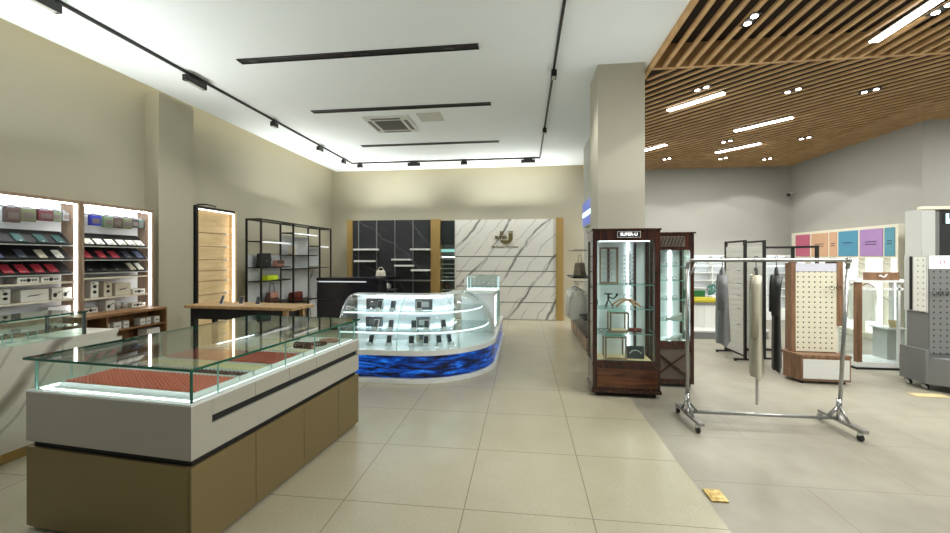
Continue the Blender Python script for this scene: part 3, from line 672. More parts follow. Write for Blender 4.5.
# ------------------------------------------------------------------ wooden table with three phones
TB = thing('display_table', 'high oak topped table on black frame in front of lit maple panel', 'table', (-3.82, 4.93, 0), R(-4.5))
box('tabletop', -.84, .84, -.01, .48, .91, .95, 'oak', TB, bevel=.004)
box('apron', -.7, .66, .03, .06, .76, .91, 'black_matte', TB); box('apron', -.7, .66, .40, .43, .76, .91, 'black_matte', TB); box('apron', -.7, -.67, .06, .40, .76, .91, 'black_matte', TB); box('apron', .63, .66, .06, .40, .76, .91, 'black_matte', TB)
for x, m in ((-.74, 'black_metal'), (.70, 'oak')):
    for y in (.03, .38): box('leg', x - .03, x + .03, y, y + .05, 0, .91, m, TB)
def table_phone(x, y, label, h=.125, m='phone_black', tw=0):
    t = thing('phone', label, 'phone', (x, y, .95), R(-10 + tw), 'phones standing on the table')
    mm = Matrix.Rotation(R(-18), 4, 'X'); box('foot', -.03, .03, -.02, .05, 0, .008, 'white_gloss', t)
    build('stand', MB().box(-.015, .015, .018, .03, .006, h * .6, mm), 'white_gloss', t)
    build('body', MB().box(-.034, .034, 0, .010, .012, h, mm), m, t, bevel=.004); build('screen', MB().box(-.030, .030, -.001, 0, .02, h - .008, mm), 'photo_dark', t)
table_phone(-4.22, 5.12, 'phone on a stand on oak table, closest to lit maple panel', .13, 'phone_grey', -20)
table_phone(-3.93, 5.14, 'phone on a stand on oak table, middle of the three', .12, 'phone_rose')
table_phone(-3.68, 5.14, 'phone on a stand on oak table, closest to the dark handbags rack', .115)

# ------------------------------------------------------------------ black metal rack with bags
XF, XB = -4.98, -5.31
rk = thing('metal_rack', 'long black metal framed rack of shelves holding bags along the cream wall', 'rack', (0, 0, 0))
rk.location = (XB, 8.5, 0); oy = 8.5; W2 = XF - XB
YB = (7.1, 8.18, 9.31, 9.88)
for y in YB:
    box('post', 0, .03, y - oy - .015, y - oy + .015, 0, 2.36, 'black_metal', rk); box('post', W2 - .03, W2, y - oy - .015, y - oy + .015, 0, 2.36, 'black_metal', rk)
    box('crossbar', .03, W2 - .03, y - oy - .015, y - oy + .015, 2.33, 2.36, 'black_metal', rk); box('crossbar', .03, W2 - .03, y - oy - .015, y - oy + .015, .03, .06, 'black_metal', rk)
for x in (0, W2 - .03): box('top_rail', x, x + .03, YB[0] - oy, YB[-1] - oy, 2.33, 2.36, 'black_metal', rk)
def rshelf(a, b, z, lit=True, m='black_metal'):
    f = box('shelf', .03, W2 - .06, a - oy + .016, b - oy - .016, z - .022, z, m, rk)
    if lit: box('light_bar', W2 - .06, W2 - .045, a - oy + .1, b - oy - .05, z - .03, z - .004, 'led_dim', rk)
rshelf(7.1, 8.18, 1.93); rshelf(7.1, 8.18, 1.42, False); rshelf(7.1, 8.18, 1.15, False); rshelf(7.1, 8.18, .70, False)
rshelf(8.18, 9.31, 2.16); rshelf(8.18, 9.31, 1.67, False); rshelf(8.18, 9.31, .62, False)
rshelf(9.31, 9.88, 1.90); rshelf(9.31, 9.88, 1.37, False); rshelf(8.18, 9.31, 1.36, False)
for a, b, z0, z1, m in ((7.1, 8.18, .72, 1.66, 'panel_white'), (8.18, 9.31, .64, 2.1, 'panel_white'), (9.31, 9.88, .1, 1.3, 'grey_marble'), (9.31, 9.88, 1.4, 1.86, 'panel_white')):
    box('back_panel', .004, .016, a - oy + .016, b - oy - .016, z0, z1, m, rk)
def handbag(name, loc, w, d, h, m, label, handle=True, rz=R(90), grp='bags on the rack', hm=None, taper=.85, flap=None, hh=None, cat='handbag'):
    t = thing(name, label, cat, loc, rz, grp); k = taper
    mb = MB().add([(-w / 2, -d / 2, 0), (w / 2, -d / 2, 0), (w / 2, d / 2, 0), (-w / 2, d / 2, 0), (-w / 2 * k, -d / 3, h), (w / 2 * k, -d / 3, h), (w / 2 * k, d / 3, h), (-w / 2 * k, d / 3, h)],
                  [(3, 2, 1, 0), (4, 5, 6, 7), (0, 1, 5, 4), (1, 2, 6, 5), (2, 3, 7, 6), (3, 0, 4, 7)])
    build('body', mb, m, t, bevel=min(w, d, h) * .12, smooth=False)
    if handle:
        hh = hh or h * .6
        build('strap', MB().tube([(w * .28 * math.cos(a), 0, h * .98 + hh * math.sin(a)) for a in [math.pi * i / 12 for i in range(13)]], .008, 6), hm or m, t, smooth=True)
    if flap: build('flap', MB().add([(-w / 2 * k, -d * .36, h + .004), (w / 2 * k, -d * .36, h + .004), (w / 2 * .9, -d * .52, h * .45), (-w / 2 * .9, -d * .52, h * .45)], [(0, 1, 2, 3)]), flap, t)
    build('clasp', MB().box(-.014, .014, -d * .55, -d * .4, h * .42, h * .5), 'gold', t)
    return t
handbag('black_bag', (-5.15, 7.40, 1.42), .32, .14, .27, 'bag_black', 'square black quilted bag on the second lit level of the metal rack', False, taper=.95, flap='bag_black')
handbag('pink_handbag', (-5.15, 7.88, 1.42), .26, .12, .13, 'blush', 'small blush and brown clutch beside the square black bag', False, taper=.92, flap='bag_brown')
handbag('neon_handbag', (-5.15, 7.60, 1.15), .36, .14, .10, 'neon', 'neon yellow clutch bag on the shelf below the black bag', False, taper=.9, flap='neon')
handbag('cream_bag', (-5.15, 8.38, 1.67), .16, .12, .2, 'bag_white', 'small cream upright bag on the middle bay of the metal rack', False, taper=.9, flap='cream_leather')
handbag('brown_handbag', (-5.15, 7.66, .70), .3, .14, .2, 'bag_brown', 'brown and white handbag with arched handles low on the metal rack', True, hm='bag_brown', flap='blush', hh=.2)
handbag('wine_box_bag', (-5.15, 8.52, .62), .38, .16, .21, 'wine', 'wine red boxy case bag on the lowest level of the metal rack', False, taper=1.0, flap='wine')

# ------------------------------------------------------------------ navy cashier counter
nv = thing('cashier_counter', 'dark navy glossy cashier counter with a lit silver strip along its top', 'counter', (-3.88, 8.7, 0))
box('body', -.70, .71, -.28, .3, .06, 1.06, 'navy', nv); box('plinth', -.68, .69, -.26, .28, 0, .06, 'black_matte', nv)
for x in (-.30, .14): box('seam', x - .004, x + .004, -.284, -.28, .06, 1.06, 'black_metal', nv)
box('seam', -.70, .71, -.283, -.28, .68, .69, 'black_metal', nv)
box('recess', -.69, .70, -.2, .29, 1.06, 1.10, 'black_metal', nv); box('worktop', -.71, .72, -.29, .31, 1.10, 1.16, 'navy', nv)
box('light_bar', -.68, .42, -.24, -.22, 1.062, 1.085, 'led_dim', nv)

# ------------------------------------------------------------------ back wall feature: black stone display, passage and white marble with the logo
PY = 10.4
bs = thing('stone_display_wall', 'black stone display wall with white shelf bars and oak edge', 'display wall', (-3.55, PY, 0))
box('gold_edge', -1.24, -1.09, 0, .62, 0, 2.63, 'gold', bs)
xs = [-1.09, -.92, -.41, .10, .60, 1.095]
for a, b in zip(xs, xs[1:]): box('stone_panel', a + .004, b - .004, .03, .62, 0, 2.62, 'black_stone', bs)
mb = MB()
for x in xs[1:-1]: mb.box(x - .012, x + .012, .012, .03, 0, 2.62)
build('channel_strip', mb, 'grey_laminate', bs)
box('gold_pillar', 1.095, 1.34, -.02, .62, 0, 2.63, 'gold', bs)
def bar(x0, x1, z, m='white_gloss', d=.22, th=.045):
    box('shelf_bar', x0 + 3.55, x1 + 3.55, .03 - d, .03, z - th, z, m, bs)
for a in ((-4.53, -3.9, 1.85), (-4.51, -3.99, 1.54), (-3.48, -2.97, 1.58), (-3.4, -2.91, 1.42), (-2.97, -2.46, 1.85), (-2.95, -2.47, 1.30)): bar(*a)
bar(-3.65, -2.47, 1.02, 'steel', .2, .03); bar(-3.98, -3.36, 1.12, 'black_metal', .32, .03); bar(-3.98, -3.38, .78, 'steel', .32, .03)
handbag('white_handbag', (-3.76, 10.2, 1.12), .25, .12, .15, 'bag_white', 'small white handbag on a black shelf of the stone display wall', True, R(0), 'bags on the stone wall', hh=.09, cat='handbag')
t = thing('silver_pouch', 'rounded silver pouch on the lower shelf of the stone display wall', 'pouch', (-3.56, 10.2, .78), 0)
build('body', MB().lathe([(.05, 0), (.085, .03), (.09, .08), (.07, .14), (.03, .165)], 16), 'steel', t, smooth=True); box('flap', -.07, .02, -.093, -.075, .03, .10, 'bag_white', t)
mw = thing('marble_feature_wall', 'white veined marble wall with gold lettering sign, grooves and gold edge', 'feature wall', (-.4, PY, 0))
zs = [.0, .45, .86, 1.255, 1.637, 2.62]
for a, b in zip(zs, zs[1:]): box('marble_panel', -1.40, 1.215, .03, .62, a + .012, b - .012, 'white_marble', mw)
box('groove_backing', -1.39, 1.21, .05, .6, 0, 2.61, 'grey_laminate', mw)
box('metal_edge', -1.415, -1.40, 0, .62, 0, 2.63, 'light_grey', mw); box('gold_edge', 1.215, 1.40, -.02, .62, 0, 2.63, 'gold', mw)
# the logo: a squared U with a round bowl, the word band across it and a tag line
lg = MB(); ox, oz = -.145, 2.12     # centre relative to the wall thing
def P(px, py): return (px / 13.333 + 470, py / 13.333 + 220)
def LX(u): return -.78 + (u - 494) * .0262 + .4
def LZ(v): return 2.30 - (v - 231) * .0262
def rect(a, b, c2, d): lg.box(LX(P(a, 0)[0]), LX(P(c2, 0)[0]), .012, .03, LZ(P(0, d)[1]), LZ(P(0, b)[1]))
rect(398, 148, 418, 168); rect(424, 148, 447, 168); rect(398, 174, 418, 195); rect(424, 174, 447, 195)
rect(513, 148, 538, 168); rect(545, 148, 570, 168); rect(513, 174, 570, 208)
pts = [(513, 208), (513, 258), (505, 268), (400, 268), (412, 290), (440, 312), (480, 320), (520, 312), (552, 288), (570, 250), (570, 208)]
lg.add([(LX(P(a, 0)[0]), q, LZ(P(0, b)[1])) for q in (.012, .03) for a, b in pts], [tuple(range(11)), tuple(range(21, 10, -1))] + [(i, (i + 1) % 11, (i + 1) % 11 + 11, i + 11) for i in range(11)])
build('logo_emblem', lg, 'logo_gold', mw)
text('logo_word', 'SUPER', .112, 'logo_gold', mw, (LX(P(410, 0)[0]) + .01, .024, LZ(P(0, 232)[1])), (R(90), 0, 0), .008)
text('logo_tagline', 'You Dream, We Create', .072, 'logo_gold', mw, (LX(P(463, 0)[0]), .026, LZ(P(0, 355)[1])), (R(90), 0, 0), .004)
# passage between: dark upper glass, shelves with small things behind
ps = thing('passage_case', 'narrow glass fronted niche between the stone wall and the marble wall', 'display niche', (-2.01, PY, 0))
box('back', -.2, .195, .5, .6, 0, 2.6, 'grey_laminate', ps); box('upper_panel', -.2, .195, .12, .14, 1.95, 2.6, 'black_stone_plain', ps)
for z in (.35, .75, 1.0, 1.1, 1.2, 1.32, 1.44, 1.58): box('shelf', -.2, .195, .15, .5, z - .012, z, 'white_gloss', ps)
box('lit_header', -.2, .195, .2, .22, 1.76, 1.84, 'screen_dim', ps)
pane(ps, -.2, .195, .06, .068, .05, 2.6, 'glass', name='glass_door'); box('led_strip', -.18, .175, .17, .18, 1.62, 1.635, 'led_cool', ps); box('led_strip', -.18, .175, .17, .18, .99, 1.0, 'led_cool', ps)  # led strips added inside to brighten the niche
handbag('dark_bag', (-2.08, 10.75, .75), .2, .12, .16, 'bag_brown', 'dark little bag behind the glass of the narrow niche', True, 0, 'bags in the niche', hh=.08)

# ------------------------------------------------------------------ curved glass phone kiosk
KX0, KY, KR, KC, KS, KE = -2.43, 4.97, 1.06, (-1.5, 6.03), -.44, 8.2
def kpath(off, y_end=KE, n=14, arc_end=90):
    """outer plan line of the kiosk moved inwards by off"""
    p = [(KX0, KY + off), (-1.9, KY + off)]
    for i in range(n + 1):
        a = R(-90 + arc_end * i / n); p.append((KC[0] + (KR - off) * math.cos(a), KC[1] + (KR - off) * math.sin(a)))
    if arc_end == 90 and y_end > KC[1] + .01: p.append((KS - off, y_end))
    return p
kk = thing('phone_kiosk', 'curved glass phone kiosk on a white base with glowing blue water screen', 'display kiosk', (-1.5, 6.0, 0)); KO = Vector((-1.5, 6.0, 0))
def kloc(p, z): return (p[0] - KO.x, p[1] - KO.y, z)
def ribbon(o1, o2, z0, z1, m, name, y_end=KE, arc_end=90, label=None):
    a, b = kpath(o1, y_end, arc_end=arc_end), kpath(o2, y_end, arc_end=arc_end); mb = MB()
    rows = [[kloc(p, z0) for p in a], [kloc(p, z1) for p in a], [kloc(p, z1) for p in b], [kloc(p, z0) for p in b], [kloc(p, z0) for p in a]]
    mb.grid(rows); n = len(a); mb.add([rows[k][0] for k in range(4)], [(0, 1, 2, 3)]); mb.add([rows[k][-1] for k in range(4)], [(3, 2, 1, 0)])
    return build(name, mb, m, kk, label=label)
ribbon(-.03, .7, 0, .055, 'white_gloss', 'plinth'); ribbon(.012, .7, .055, .35, 'white_gloss', 'body')
ribbon(0, .012, .065, .345, 'led_water', 'water_screen', label='glowing blue water screen'); ribbon(-.02, .7, .35, .415, 'white_gloss', 'sill')
KG = 6.25
prof = [(.52 * (1 - math.cos(R(90) * i / 10)), .415 + .665 * math.sin(R(90) * i / 10)) for i in range(11)]
rows = [[kloc(p, z) for p in kpath(o, KG)] for o, z in prof]
build('curved_glass', MB().grid(rows, .006), 'glass_white', kk, smooth=True)
mb = MB()      # end glass and its metal edge
e = [kloc((KX0, KY + o), z) for o, z in prof]; bk = kloc((KX0, KY + .66), .415); tp = kloc((KX0, KY + .66), 1.08)
build('end_glass', MB().add(e + [tp, bk], [tuple(range(len(e) + 2))]), 'glass_white', kk)
build('edge_trim', MB().tube(e, .009, 6), 'chrome', kk, smooth=True)
for px in (-1.62,): build('edge_trim', MB().tube([kloc((px, KY + o - .004), z) for o, z in prof], .005, 6), 'glass_edge_light', kk)
a, b = R(-52), R(-90)
build('edge_trim', MB().tube([kloc((KC[0] + (KR - o + .003) * math.cos(a), KC[1] + (KR - o + .003) * math.sin(a)), z) for o, z in prof], .004, 6), 'glass_edge_light', kk)
ribbon(.51, .68, 1.075, 1.09, 'white_gloss', 'top_board', KG)
ribbon(.66, .68, .415, 1.075, 'panel_white', 'back_panel', KG)
ribbon(.19, .64, .862, .872, 'shelf_frost', 'glass_shelf', KG); ribbon(.10, .64, .612, .622, 'shelf_frost', 'glass_shelf', KG)
ribbon(.185, .195, .858, .876, 'led_soft', 'shelf_edge', 6.1); ribbon(.095, .105, .608, .626, 'led_soft', 'shelf_edge', 6.1)
ribbon(.60, .63, 1.062, 1.074, 'led_kiosk', 'led_strip', KG); ribbon(.62, .64, .84, .85, 'led_kiosk', 'led_strip', KG); ribbon(.62, .64, .59, .60, 'led_kiosk', 'led_strip', KG)
def kpos(u, off):
    """point of the kiosk plan at a travel x along its front, moved in by off"""
    if u <= KC[0]: return (u, KY + off, 0)
    a = (u - KC[0]) / KR; return (KC[0] + (KR - off) * math.sin(a), KC[1] - (KR - off) * math.cos(a), a)
def kiosk_phone(u, off, z, m, label, tw=0):
    x, y, a = kpos(u, off); t = thing('phone', label, 'phone', (x, y, z), a + R(tw), 'phones in the curved glass kiosk'); mm = Matrix.Rotation(R(-20), 4, 'X')
    build('stand', MB().box(-.04, .04, .011, .02, 0, .15, mm).box(-.04, .04, -.03, .05, 0, .012), 'white_gloss', t); box('label_block', -.03, .03, -.03, -.012, .012, .045, 'white_gloss', t); build('body', MB().box(-.032, .032, 0, .010, .03, .14, mm), m, t, bevel=.004)
    build('screen', MB().box(-.028, .028, -.0012, 0, .036, .134, mm), 'photo_dark', t)
for lv, (z, off, items) in enumerate(((.415, .25, ((-2.08, 0), (-1.82, 1), (-1.50, 0), (-1.25, 1), (-1.0, 0), (-.78, 2))), (.622, .27, ((-2.02, 1), (-1.80, 2), (-1.46, 0), (-1.24, 1), (-.9, 2))), (.872, .36, ((-2.0, 0), (-1.80, 2), (-1.38, 1))))):
    for i, (u, k) in enumerate(items):
        kiosk_phone(u, off, z, ('phone_black', 'phone_rose', 'phone_grey')[k], f'{("dark", "rose", "grey")[k]} phone on white stand, {ORD[i]} from the bead counter along curved kiosk {("base", "middle shelf", "top shelf")[lv]}', (i % 3 - 1) * 12)
def kiosk_card(u, off, z, w, h, m, label):
    x, y, a = kpos(u, off); t = thing('phone_box', label, 'box', (x, y, z), a, 'display boxes in the kiosk')
    box('carton', -w / 2, w / 2, 0, .05, 0, h, m, t, bevel=.003); box('print', -w * .3, w * .3, -.001, 0, h * .25, h * .75, 'phone_grey' if m != 'phone_grey' else 'white_gloss', t)
kiosk_card(-2.12, .52, .872, .24, .15, 'photo_dark', 'dark grey display box on the kiosk top shelf, behind the first phone')
kiosk_card(-2.12, .50, .622, .24, .14, 'slate_leather', 'slate and blue display box on the kiosk middle shelf')
kiosk_card(-1.30, .52, .872, .24, .15, 'phone_grey', 'grey display box on kiosk top shelf beyond the glass joint')
kiosk_card(-1.32, .50, .622, .19, .15, 'phone_grey', 'grey display box on kiosk middle shelf beyond the glass joint')
kiosk_card(-1.32, .52, .415, .19, .14, 'box_kraft', 'beige display box on the kiosk base beyond the glass joint')
# white tower at the kiosk's corner, glass box on it
tw = thing('white_tower', 'white display tower with a lit side panel rising from the kiosk corner', 'display tower', (-.73, 6.96, .415))
box('body', -.27, .255, -.62, .64, 0, .61, 'white_gloss', tw, bevel=.01); box('top_board', -.28, .265, -.63, .65, .61, .635, 'white_gloss', tw)
box('light_panel', .255, .262, -.50, -.05, .07, .56, 'led_soft', tw); box('screen_panel', .262, .266, -.34, -.2, .12, .46, 'blue_board', tw)
mb = MB(); mb.box(.255, .275, .02, .05, .05, .58); mb.box(.255, .275, .58, .61, .05, .58); mb.box(.255, .275, .05, .58, .55, .58); mb.box(.255, .275, .05, .58, .05, .08)
build('side_frame', mb, 'glass_edge_light', tw)
gb = thing('glass_box', 'clear glass box with lit edges standing on the white tower', 'glass case', (-.70, 7.0, 1.05))
for y in (-.2, .194): pane(gb, -.26, .26, y, y + .006, 0, .24, 'glass_white')
for x in (-.266, .26): pane(gb, x, x + .006, -.2, .2, 0, .24, 'glass_white')
pane(gb, -.266, .266, -.2, .2, .24, .248, 'glass_white', name='glass_top')
for sx in (-.262, .262):
    for sy in (-.197, .197): box('edge_trim', sx - .004, sx + .004, sy - .004, sy + .004, 0, .24, 'screen_cyan', gb)
box('base_board', -.25, .25, -.18, .18, 0, .012, 'led_soft', gb)
for i in range(6):
    t = thing('clear_bottle', f'small clear bottle in the lit glass box, {ORD[i]} from the arch', 'bottle', (-.90 + i * .08, 7.0 + (i % 2) * .06 - .03, 1.062), 0, 'clear bottles in the glass box')
    build('body', MB().lathe([(.02, 0), (.022, .01), (.022, .08), (.008, .10), (.008, .12)], 10), 'glass_white', t, smooth=True); build('cap', MB().lathe([(.011, .12), (.011, .14)], 10), 'glass_edge_light', t)
tag(build('arched_rail', MB().tube([(0, 0, 0), (0, 0, .17)] + [(.06 - .06 * math.cos(R(a)), 0, .17 + .06 * math.sin(R(a))) for a in range(15, 91, 15)] + [(.18, 0, .23)], .012, 8), 'white_gloss', None, (-1.0, 6.74, 1.05), smooth=True), 'white bent tube rail beside the lit glass box on the tower', 'rail')

# ------------------------------------------------------------------ mahogany eyewear cabinets
def glasses_mesh(m=None):
    mb = MB()
    for s in (-1, 1):
        mb.tube([(s * .033 + .026 * math.cos(a), 0, .02 * math.sin(a)) for a in [2 * math.pi * k / 12 for k in range(12)]], .0028, 5, True)
        mb.tube([(s * .059, 0, .008), (s * .065, .04, .006), (s * .066, .11, -.004)], .0022, 5)
    mb.tube([(-.008, 0, .006), (0, 0, .011), (.008, 0, .006)], .002, 5)
    return mb
GL = {}
def glasses(loc, rz, m, label, grp='glasses', scale=1.0):
    if m not in GL:
        o = build('eyeglasses', glasses_mesh(), m, None, loc, rz, True); GL[m] = o; tag(o, label, 'eyeglasses', grp); o.scale = (scale,) * 3
        return o
    o = dup(GL[m], loc, rz, label, grp); o.scale = (scale,) * 3; return o
A1 = R(-1.5)
c1 = thing('eyewear_cabinet', 'polished mahogany glass cabinet with the shop name sign, front of the column', 'display cabinet', (1.17, 4.985, 0), A1); O1 = Vector((1.17, 4.985, 0))
def l1(x, y, z): return Vector((O1.x + x * math.cos(A1) - y * math.sin(A1), O1.y + x * math.sin(A1) + y * math.cos(A1), z))
w, d = .372, .215
for sx in (-1, 1):
    for sy in (-1, 1): build('caster', MB().lathe([(.022, -.012), (.022, .012)], 12, (0, 0, 0), Matrix.Translation((sx * (w - .05), sy * (d - .05), .022)) @ Matrix.Rotation(R(90), 4, 'Y')), 'black_metal', c1)
box('skirt', -w - .015, w + .015, -d - .015, d + .015, .045, .085, 'mahogany', c1, bevel=.008); box('base', -w, w, -d, d, .085, .36, 'mahogany', c1)
box('drawer_front', -w + .05, w - .03, -d - .008, -d, .11, .33, 'mahogany_panel', c1, bevel=.006); box('ledge', -w - .008, w + .008, -d - .008, d + .008, .36, .385, 'mahogany', c1, bevel=.006)
for sx, wd in ((-1, .05), (1, .06)):
    for sy in (-1, 1):
        x0 = -w if sx < 0 else w - wd; y0 = -d if sy < 0 else d - .045
        box('post', x0, x0 + wd, y0, y0 + .045, .385, 1.80, 'mahogany', c1)
box('bottom_rail', -w + .05, w - .06, -d, -d + .045, .385, .415, 'mahogany', c1)
box('header', -w, w, -d, d, 1.80, 1.915, 'mahogany', c1); box('cornice', -w - .012, w + .012, -d - .012, d + .012, 1.915, 1.94, 'mahogany', c1, bevel=.006)
sg = box('sign_plate', -.10, .155, -d - .012, -d, 1.835, 1.905, 'black_metal', c1)
mb = MB(); mb.box(-.10, .155, -d - .014, -d - .012, 1.901, 1.905); mb.box(-.10, .155, -d - .014, -d - .012, 1.835, 1.839); mb.box(-.10, -.096, -d - .014, -d - .012, 1.839, 1.901); mb.box(.151, .155, -d - .014, -d - .012, 1.839, 1.901)
build('sign_border', mb, 'white_gloss', sg); text('sign_lettering', 'SUPER-U', .05, 'sign_white', sg, (.0275, -d - .014, 1.87), (R(90), 0, 0), .002)
pane(c1, -w + .05, w - .06, -d + .012, -d + .018, .415, 1.80, 'glass', name='glass_door'); pane(c1, -w + .012, -w + .018, -d + .045, d - .045, .385, 1.80, 'glass'); pane(c1, w - .018, w - .012, -d + .045, d - .045, .385, 1.80, 'glass')
box('back_panel', -w + .05, w - .06, d - .03, d, .385, 1.80, 'panel_white', c1); box('floor_board', -w + .05, w - .06, -d + .045, d - .03, .386, .40, 'maple', c1)
for x in (-w + .055, .10): box('led_strip', x, x + .014, d - .06, d - .048, .42, 1.79, 'led_cool', c1)
box('led_strip', -w + .08, w - .1, -d + .05, -d + .058, 1.79, 1.798, 'led_cool', c1)
box('inner_post', .17, .195, d - .075, d - .03, .40, 1.80, 'mahogany', c1)
SH = (.72, 1.01, 1.29)
for z in SH: pane(c1, -w + .022, w - .022, -d + .05, d - .032, z - .008, z, 'glass_white', name='glass_shelf')
box('handle', -w + .035, -w + .055, -d - .02, -d, 1.06, 1.12, 'black_metal', c1)
# what stands in it
t = thing('eyewear_frame_stand', 'tall wooden frame holding rows of eyeglasses, top shelf of mahogany cabinet', 'stand', l1(-.15, .04, 1.29), A1)
mb = MB(); mb.box(-.11, -.09, -.02, .02, 0, .44); mb.box(.09, .11, -.02, .02, 0, .44); mb.box(-.09, .09, -.02, .02, 0, .02); mb.box(-.09, .09, -.02, .02, .42, .44)
build('frame', mb, 'cabinet_wood', t); build('holder', MB().box(-.015, .012, -.01, .01, .02, .42), 'wine', t)
for i in range(6):
    glasses(l1(-.17, -.0, 1.34 + i * .065), A1, 'steel', f'thin steel eyeglasses on the tall wooden frame stand, {ORD[i]} from below', 'glasses on the wooden frame stand', .9)
t = thing('eyewear_tree', 'clear rod stand of dark eyeglasses beside the tall wooden frame', 'stand', l1(.10, .06, 1.29), A1)
build('base', MB().lathe([(.05, 0), (.05, .012)], 16), 'chrome', t); build('rod', MB().lathe([(.008, .012), (.008, .40)], 8), 'chrome', t)
for i in range(7):
    glasses(l1(.10, .04, 1.325 + i * .05), A1, 'black_metal', f'dark eyeglasses on the clear rod stand, {ORD[i]} from below', 'glasses on the rod stand', .95)
t = thing('toy_tripod', 'small black jointed figure-like tripod on the middle glass shelf', 'tripod', l1(-.16, 0, 1.01), A1)
for a in (0, 120, 240): build('leg', MB().tube([(0, 0, .09), (.06 * math.cos(R(a)), .06 * math.sin(R(a)), .0)], .006, 6), 'black_metal', t)
build('column', MB().tube([(0, 0, .09), (0, 0, .15)], .012, 8), 'black_metal', t); build('arm', MB().tube([(0, 0, .12), (.06, 0, .10), (.10, 0, .14)], .009, 6), 'black_metal', t); build('clamp', MB().box(-.045, .045, -.015, .015, .15, .165), 'black_metal', t); build('knob', MB().ball((.10, 0, .15), .016), 'black_metal', t)
def hanger_mesh(w, h, z0=0):
    mb = MB(); pts = [(-w, 0, z0)] + [(-w * (1 - k / 6), 0, z0 + h * math.sin(R(90) * k / 6)) for k in range(1, 6)] + [(0, 0, z0 + h)] + [(w * k / 6, 0, z0 + h * math.sin(R(90) * (6 - k) / 6)) for k in range(1, 6)] + [(w, 0, z0)]
    return mb.tube(pts, .012, 8)
for k, (x, y, lb) in enumerate(((.02, .02, 'closer to the tripod'), (.06, -.06, 'set in front of the other'))):
    t = thing('wooden_hanger', f'wooden clothes hanger propped on the middle glass shelf, {lb}', 'hanger', l1(x, y, 1.022), A1, 'wooden hangers'); build('arms', hanger_mesh(.14, .085), 'tan_case', t, smooth=True)
    build('hook', MB().tube([(0, 0, .09), (0, 0, .12), (.02, 0, .14), (.04, 0, .13)], .004, 6), 'steel', t)
def cube_frame(x, y, z, w, h, label):
    t = thing('cube_frame', label, 'display frame', l1(x, y, z), A1, 'wooden cube frames'); q = .018; mb = MB()
    for sx in (-1, 1):
        for sy in (-1, 1): mb.box(sx * w / 2 - q / 2, sx * w / 2 + q / 2, sy * .09 - q / 2, sy * .09 + q / 2, 0, h)
    for zz in (0, h - q):
        for sx in (-1, 1): mb.box(sx * w / 2 - q / 2, sx * w / 2 + q / 2, -.09 + q / 2, .09 - q / 2, zz, zz + q)
        for sy in (-1, 1): mb.box(-w / 2 + q / 2, w / 2 - q / 2, sy * .09 - q / 2, sy * .09 + q / 2, zz, zz + q)
    build('frame', mb, 'cabinet_wood', t); box('top_plate', -w / 2, w / 2, -.09, .09, h, h + .006, 'glass_edge_light', t); box('bottom_plate', -w / 2 + .01, w / 2 - .01, -.08, .08, q, q + .004, 'maple', t)
cube_frame(-.05, 0, .72, .2, .24, 'open wooden cube frame on the lower glass shelf of mahogany cabinet'); cube_frame(-.09, 0, .40, .23, .27, 'open wooden cube frame standing on the floor of mahogany cabinet')
glasses(l1(-.22, -.07, .743), A1 + R(15), 'black_metal', 'dark eyeglasses lying beside the cube frame on lower glass shelf', 'loose glasses in cabinet', 1.1)
t = thing('glasses_case', 'dark red glasses case on the lower glass shelf of mahogany cabinet', 'case', l1(.14, -.04, .72), A1); build('body', MB().tube([(-.07, 0, .025), (-.06, 0, .026), (.06, 0, .026), (.07, 0, .025)], .025, 10), 'case_red', t, smooth=True); box('clasp', -.01, .01, -.028, -.02, .02, .032, 'gold', t)
t = thing('photo_card', 'dark picture card with a pale curved emblem on the cabinet floor', 'card', l1(.15, -.02, .40), A1); build('card', MB().box(-.10, .10, 0, .008, 0, .15, Matrix.Rotation(R(-10), 4, 'X')), 'photo_dark', t)
build('emblem', MB().tube([(-.06, -.004 + z * .176, z) for z in ()] + [(-.065, .006, .06), (-.04, .012, .09), (0, .014, .10), (.04, .012, .09), (.07, .006, .06)], .005, 5), 'white_gloss', t); build('strut', MB().box(-.01, .01, .02, .028, 0, .1), 'black_metal', t)

c2 = thing('eyewear_cabinet', 'mahogany glass cabinet with slanted vents and crossed base, behind the signed one', 'display cabinet', (1.825, 5.41, 0), R(-2)); O2 = Vector((1.825, 5.41, 0)); A2 = R(-2)
def l2(x, y, z): return Vector((O2.x + x * math.cos(A2) - y * math.sin(A2), O2.y + x * math.sin(A2) + y * math.cos(A2), z))
w, d = .255, .2
for sx in (-1, 1):
    for sy in (-1, 1): build('caster', MB().lathe([(.022, -.012), (.022, .012)], 12, (0, 0, 0), Matrix.Translation((sx * (w - .04), sy * (d - .05), .022)) @ Matrix.Rotation(R(90), 4, 'Y')), 'black_metal', c2)
box('base', -w, w, -d + .012, d, .045, .54, 'mahogany', c2); mb = MB()
mb.box(-w, w, -d, -d + .012, .045, .10); mb.box(-w, w, -d, -d + .012, .48, .54); mb.box(-w, -w + .03, -d, -d + .012, .10, .48); mb.box(w - .03, w, -d, -d + .012, .10, .48)
mb.bar((-w + .03, -d + .006, .11), (w - .03, -d + .006, .47), .04, .012); mb.bar((-w + .03, -d + .006, .47), (w - .03, -d + .006, .11), .04, .012)
build('cross_frame', mb, 'mahogany', c2)
box('base_panel', -w + .03, w - .03, -d + .010, -d + .012, .10, .48, 'panel_taupe', c2)
for sx in (-1, 1):
    for sy in (-1, 1):
        x0 = -w if sx < 0 else w - .045; y0 = -d if sy < 0 else d - .04; box('post', x0, x0 + .045, y0, y0 + .04, .54, 1.70, 'mahogany', c2)
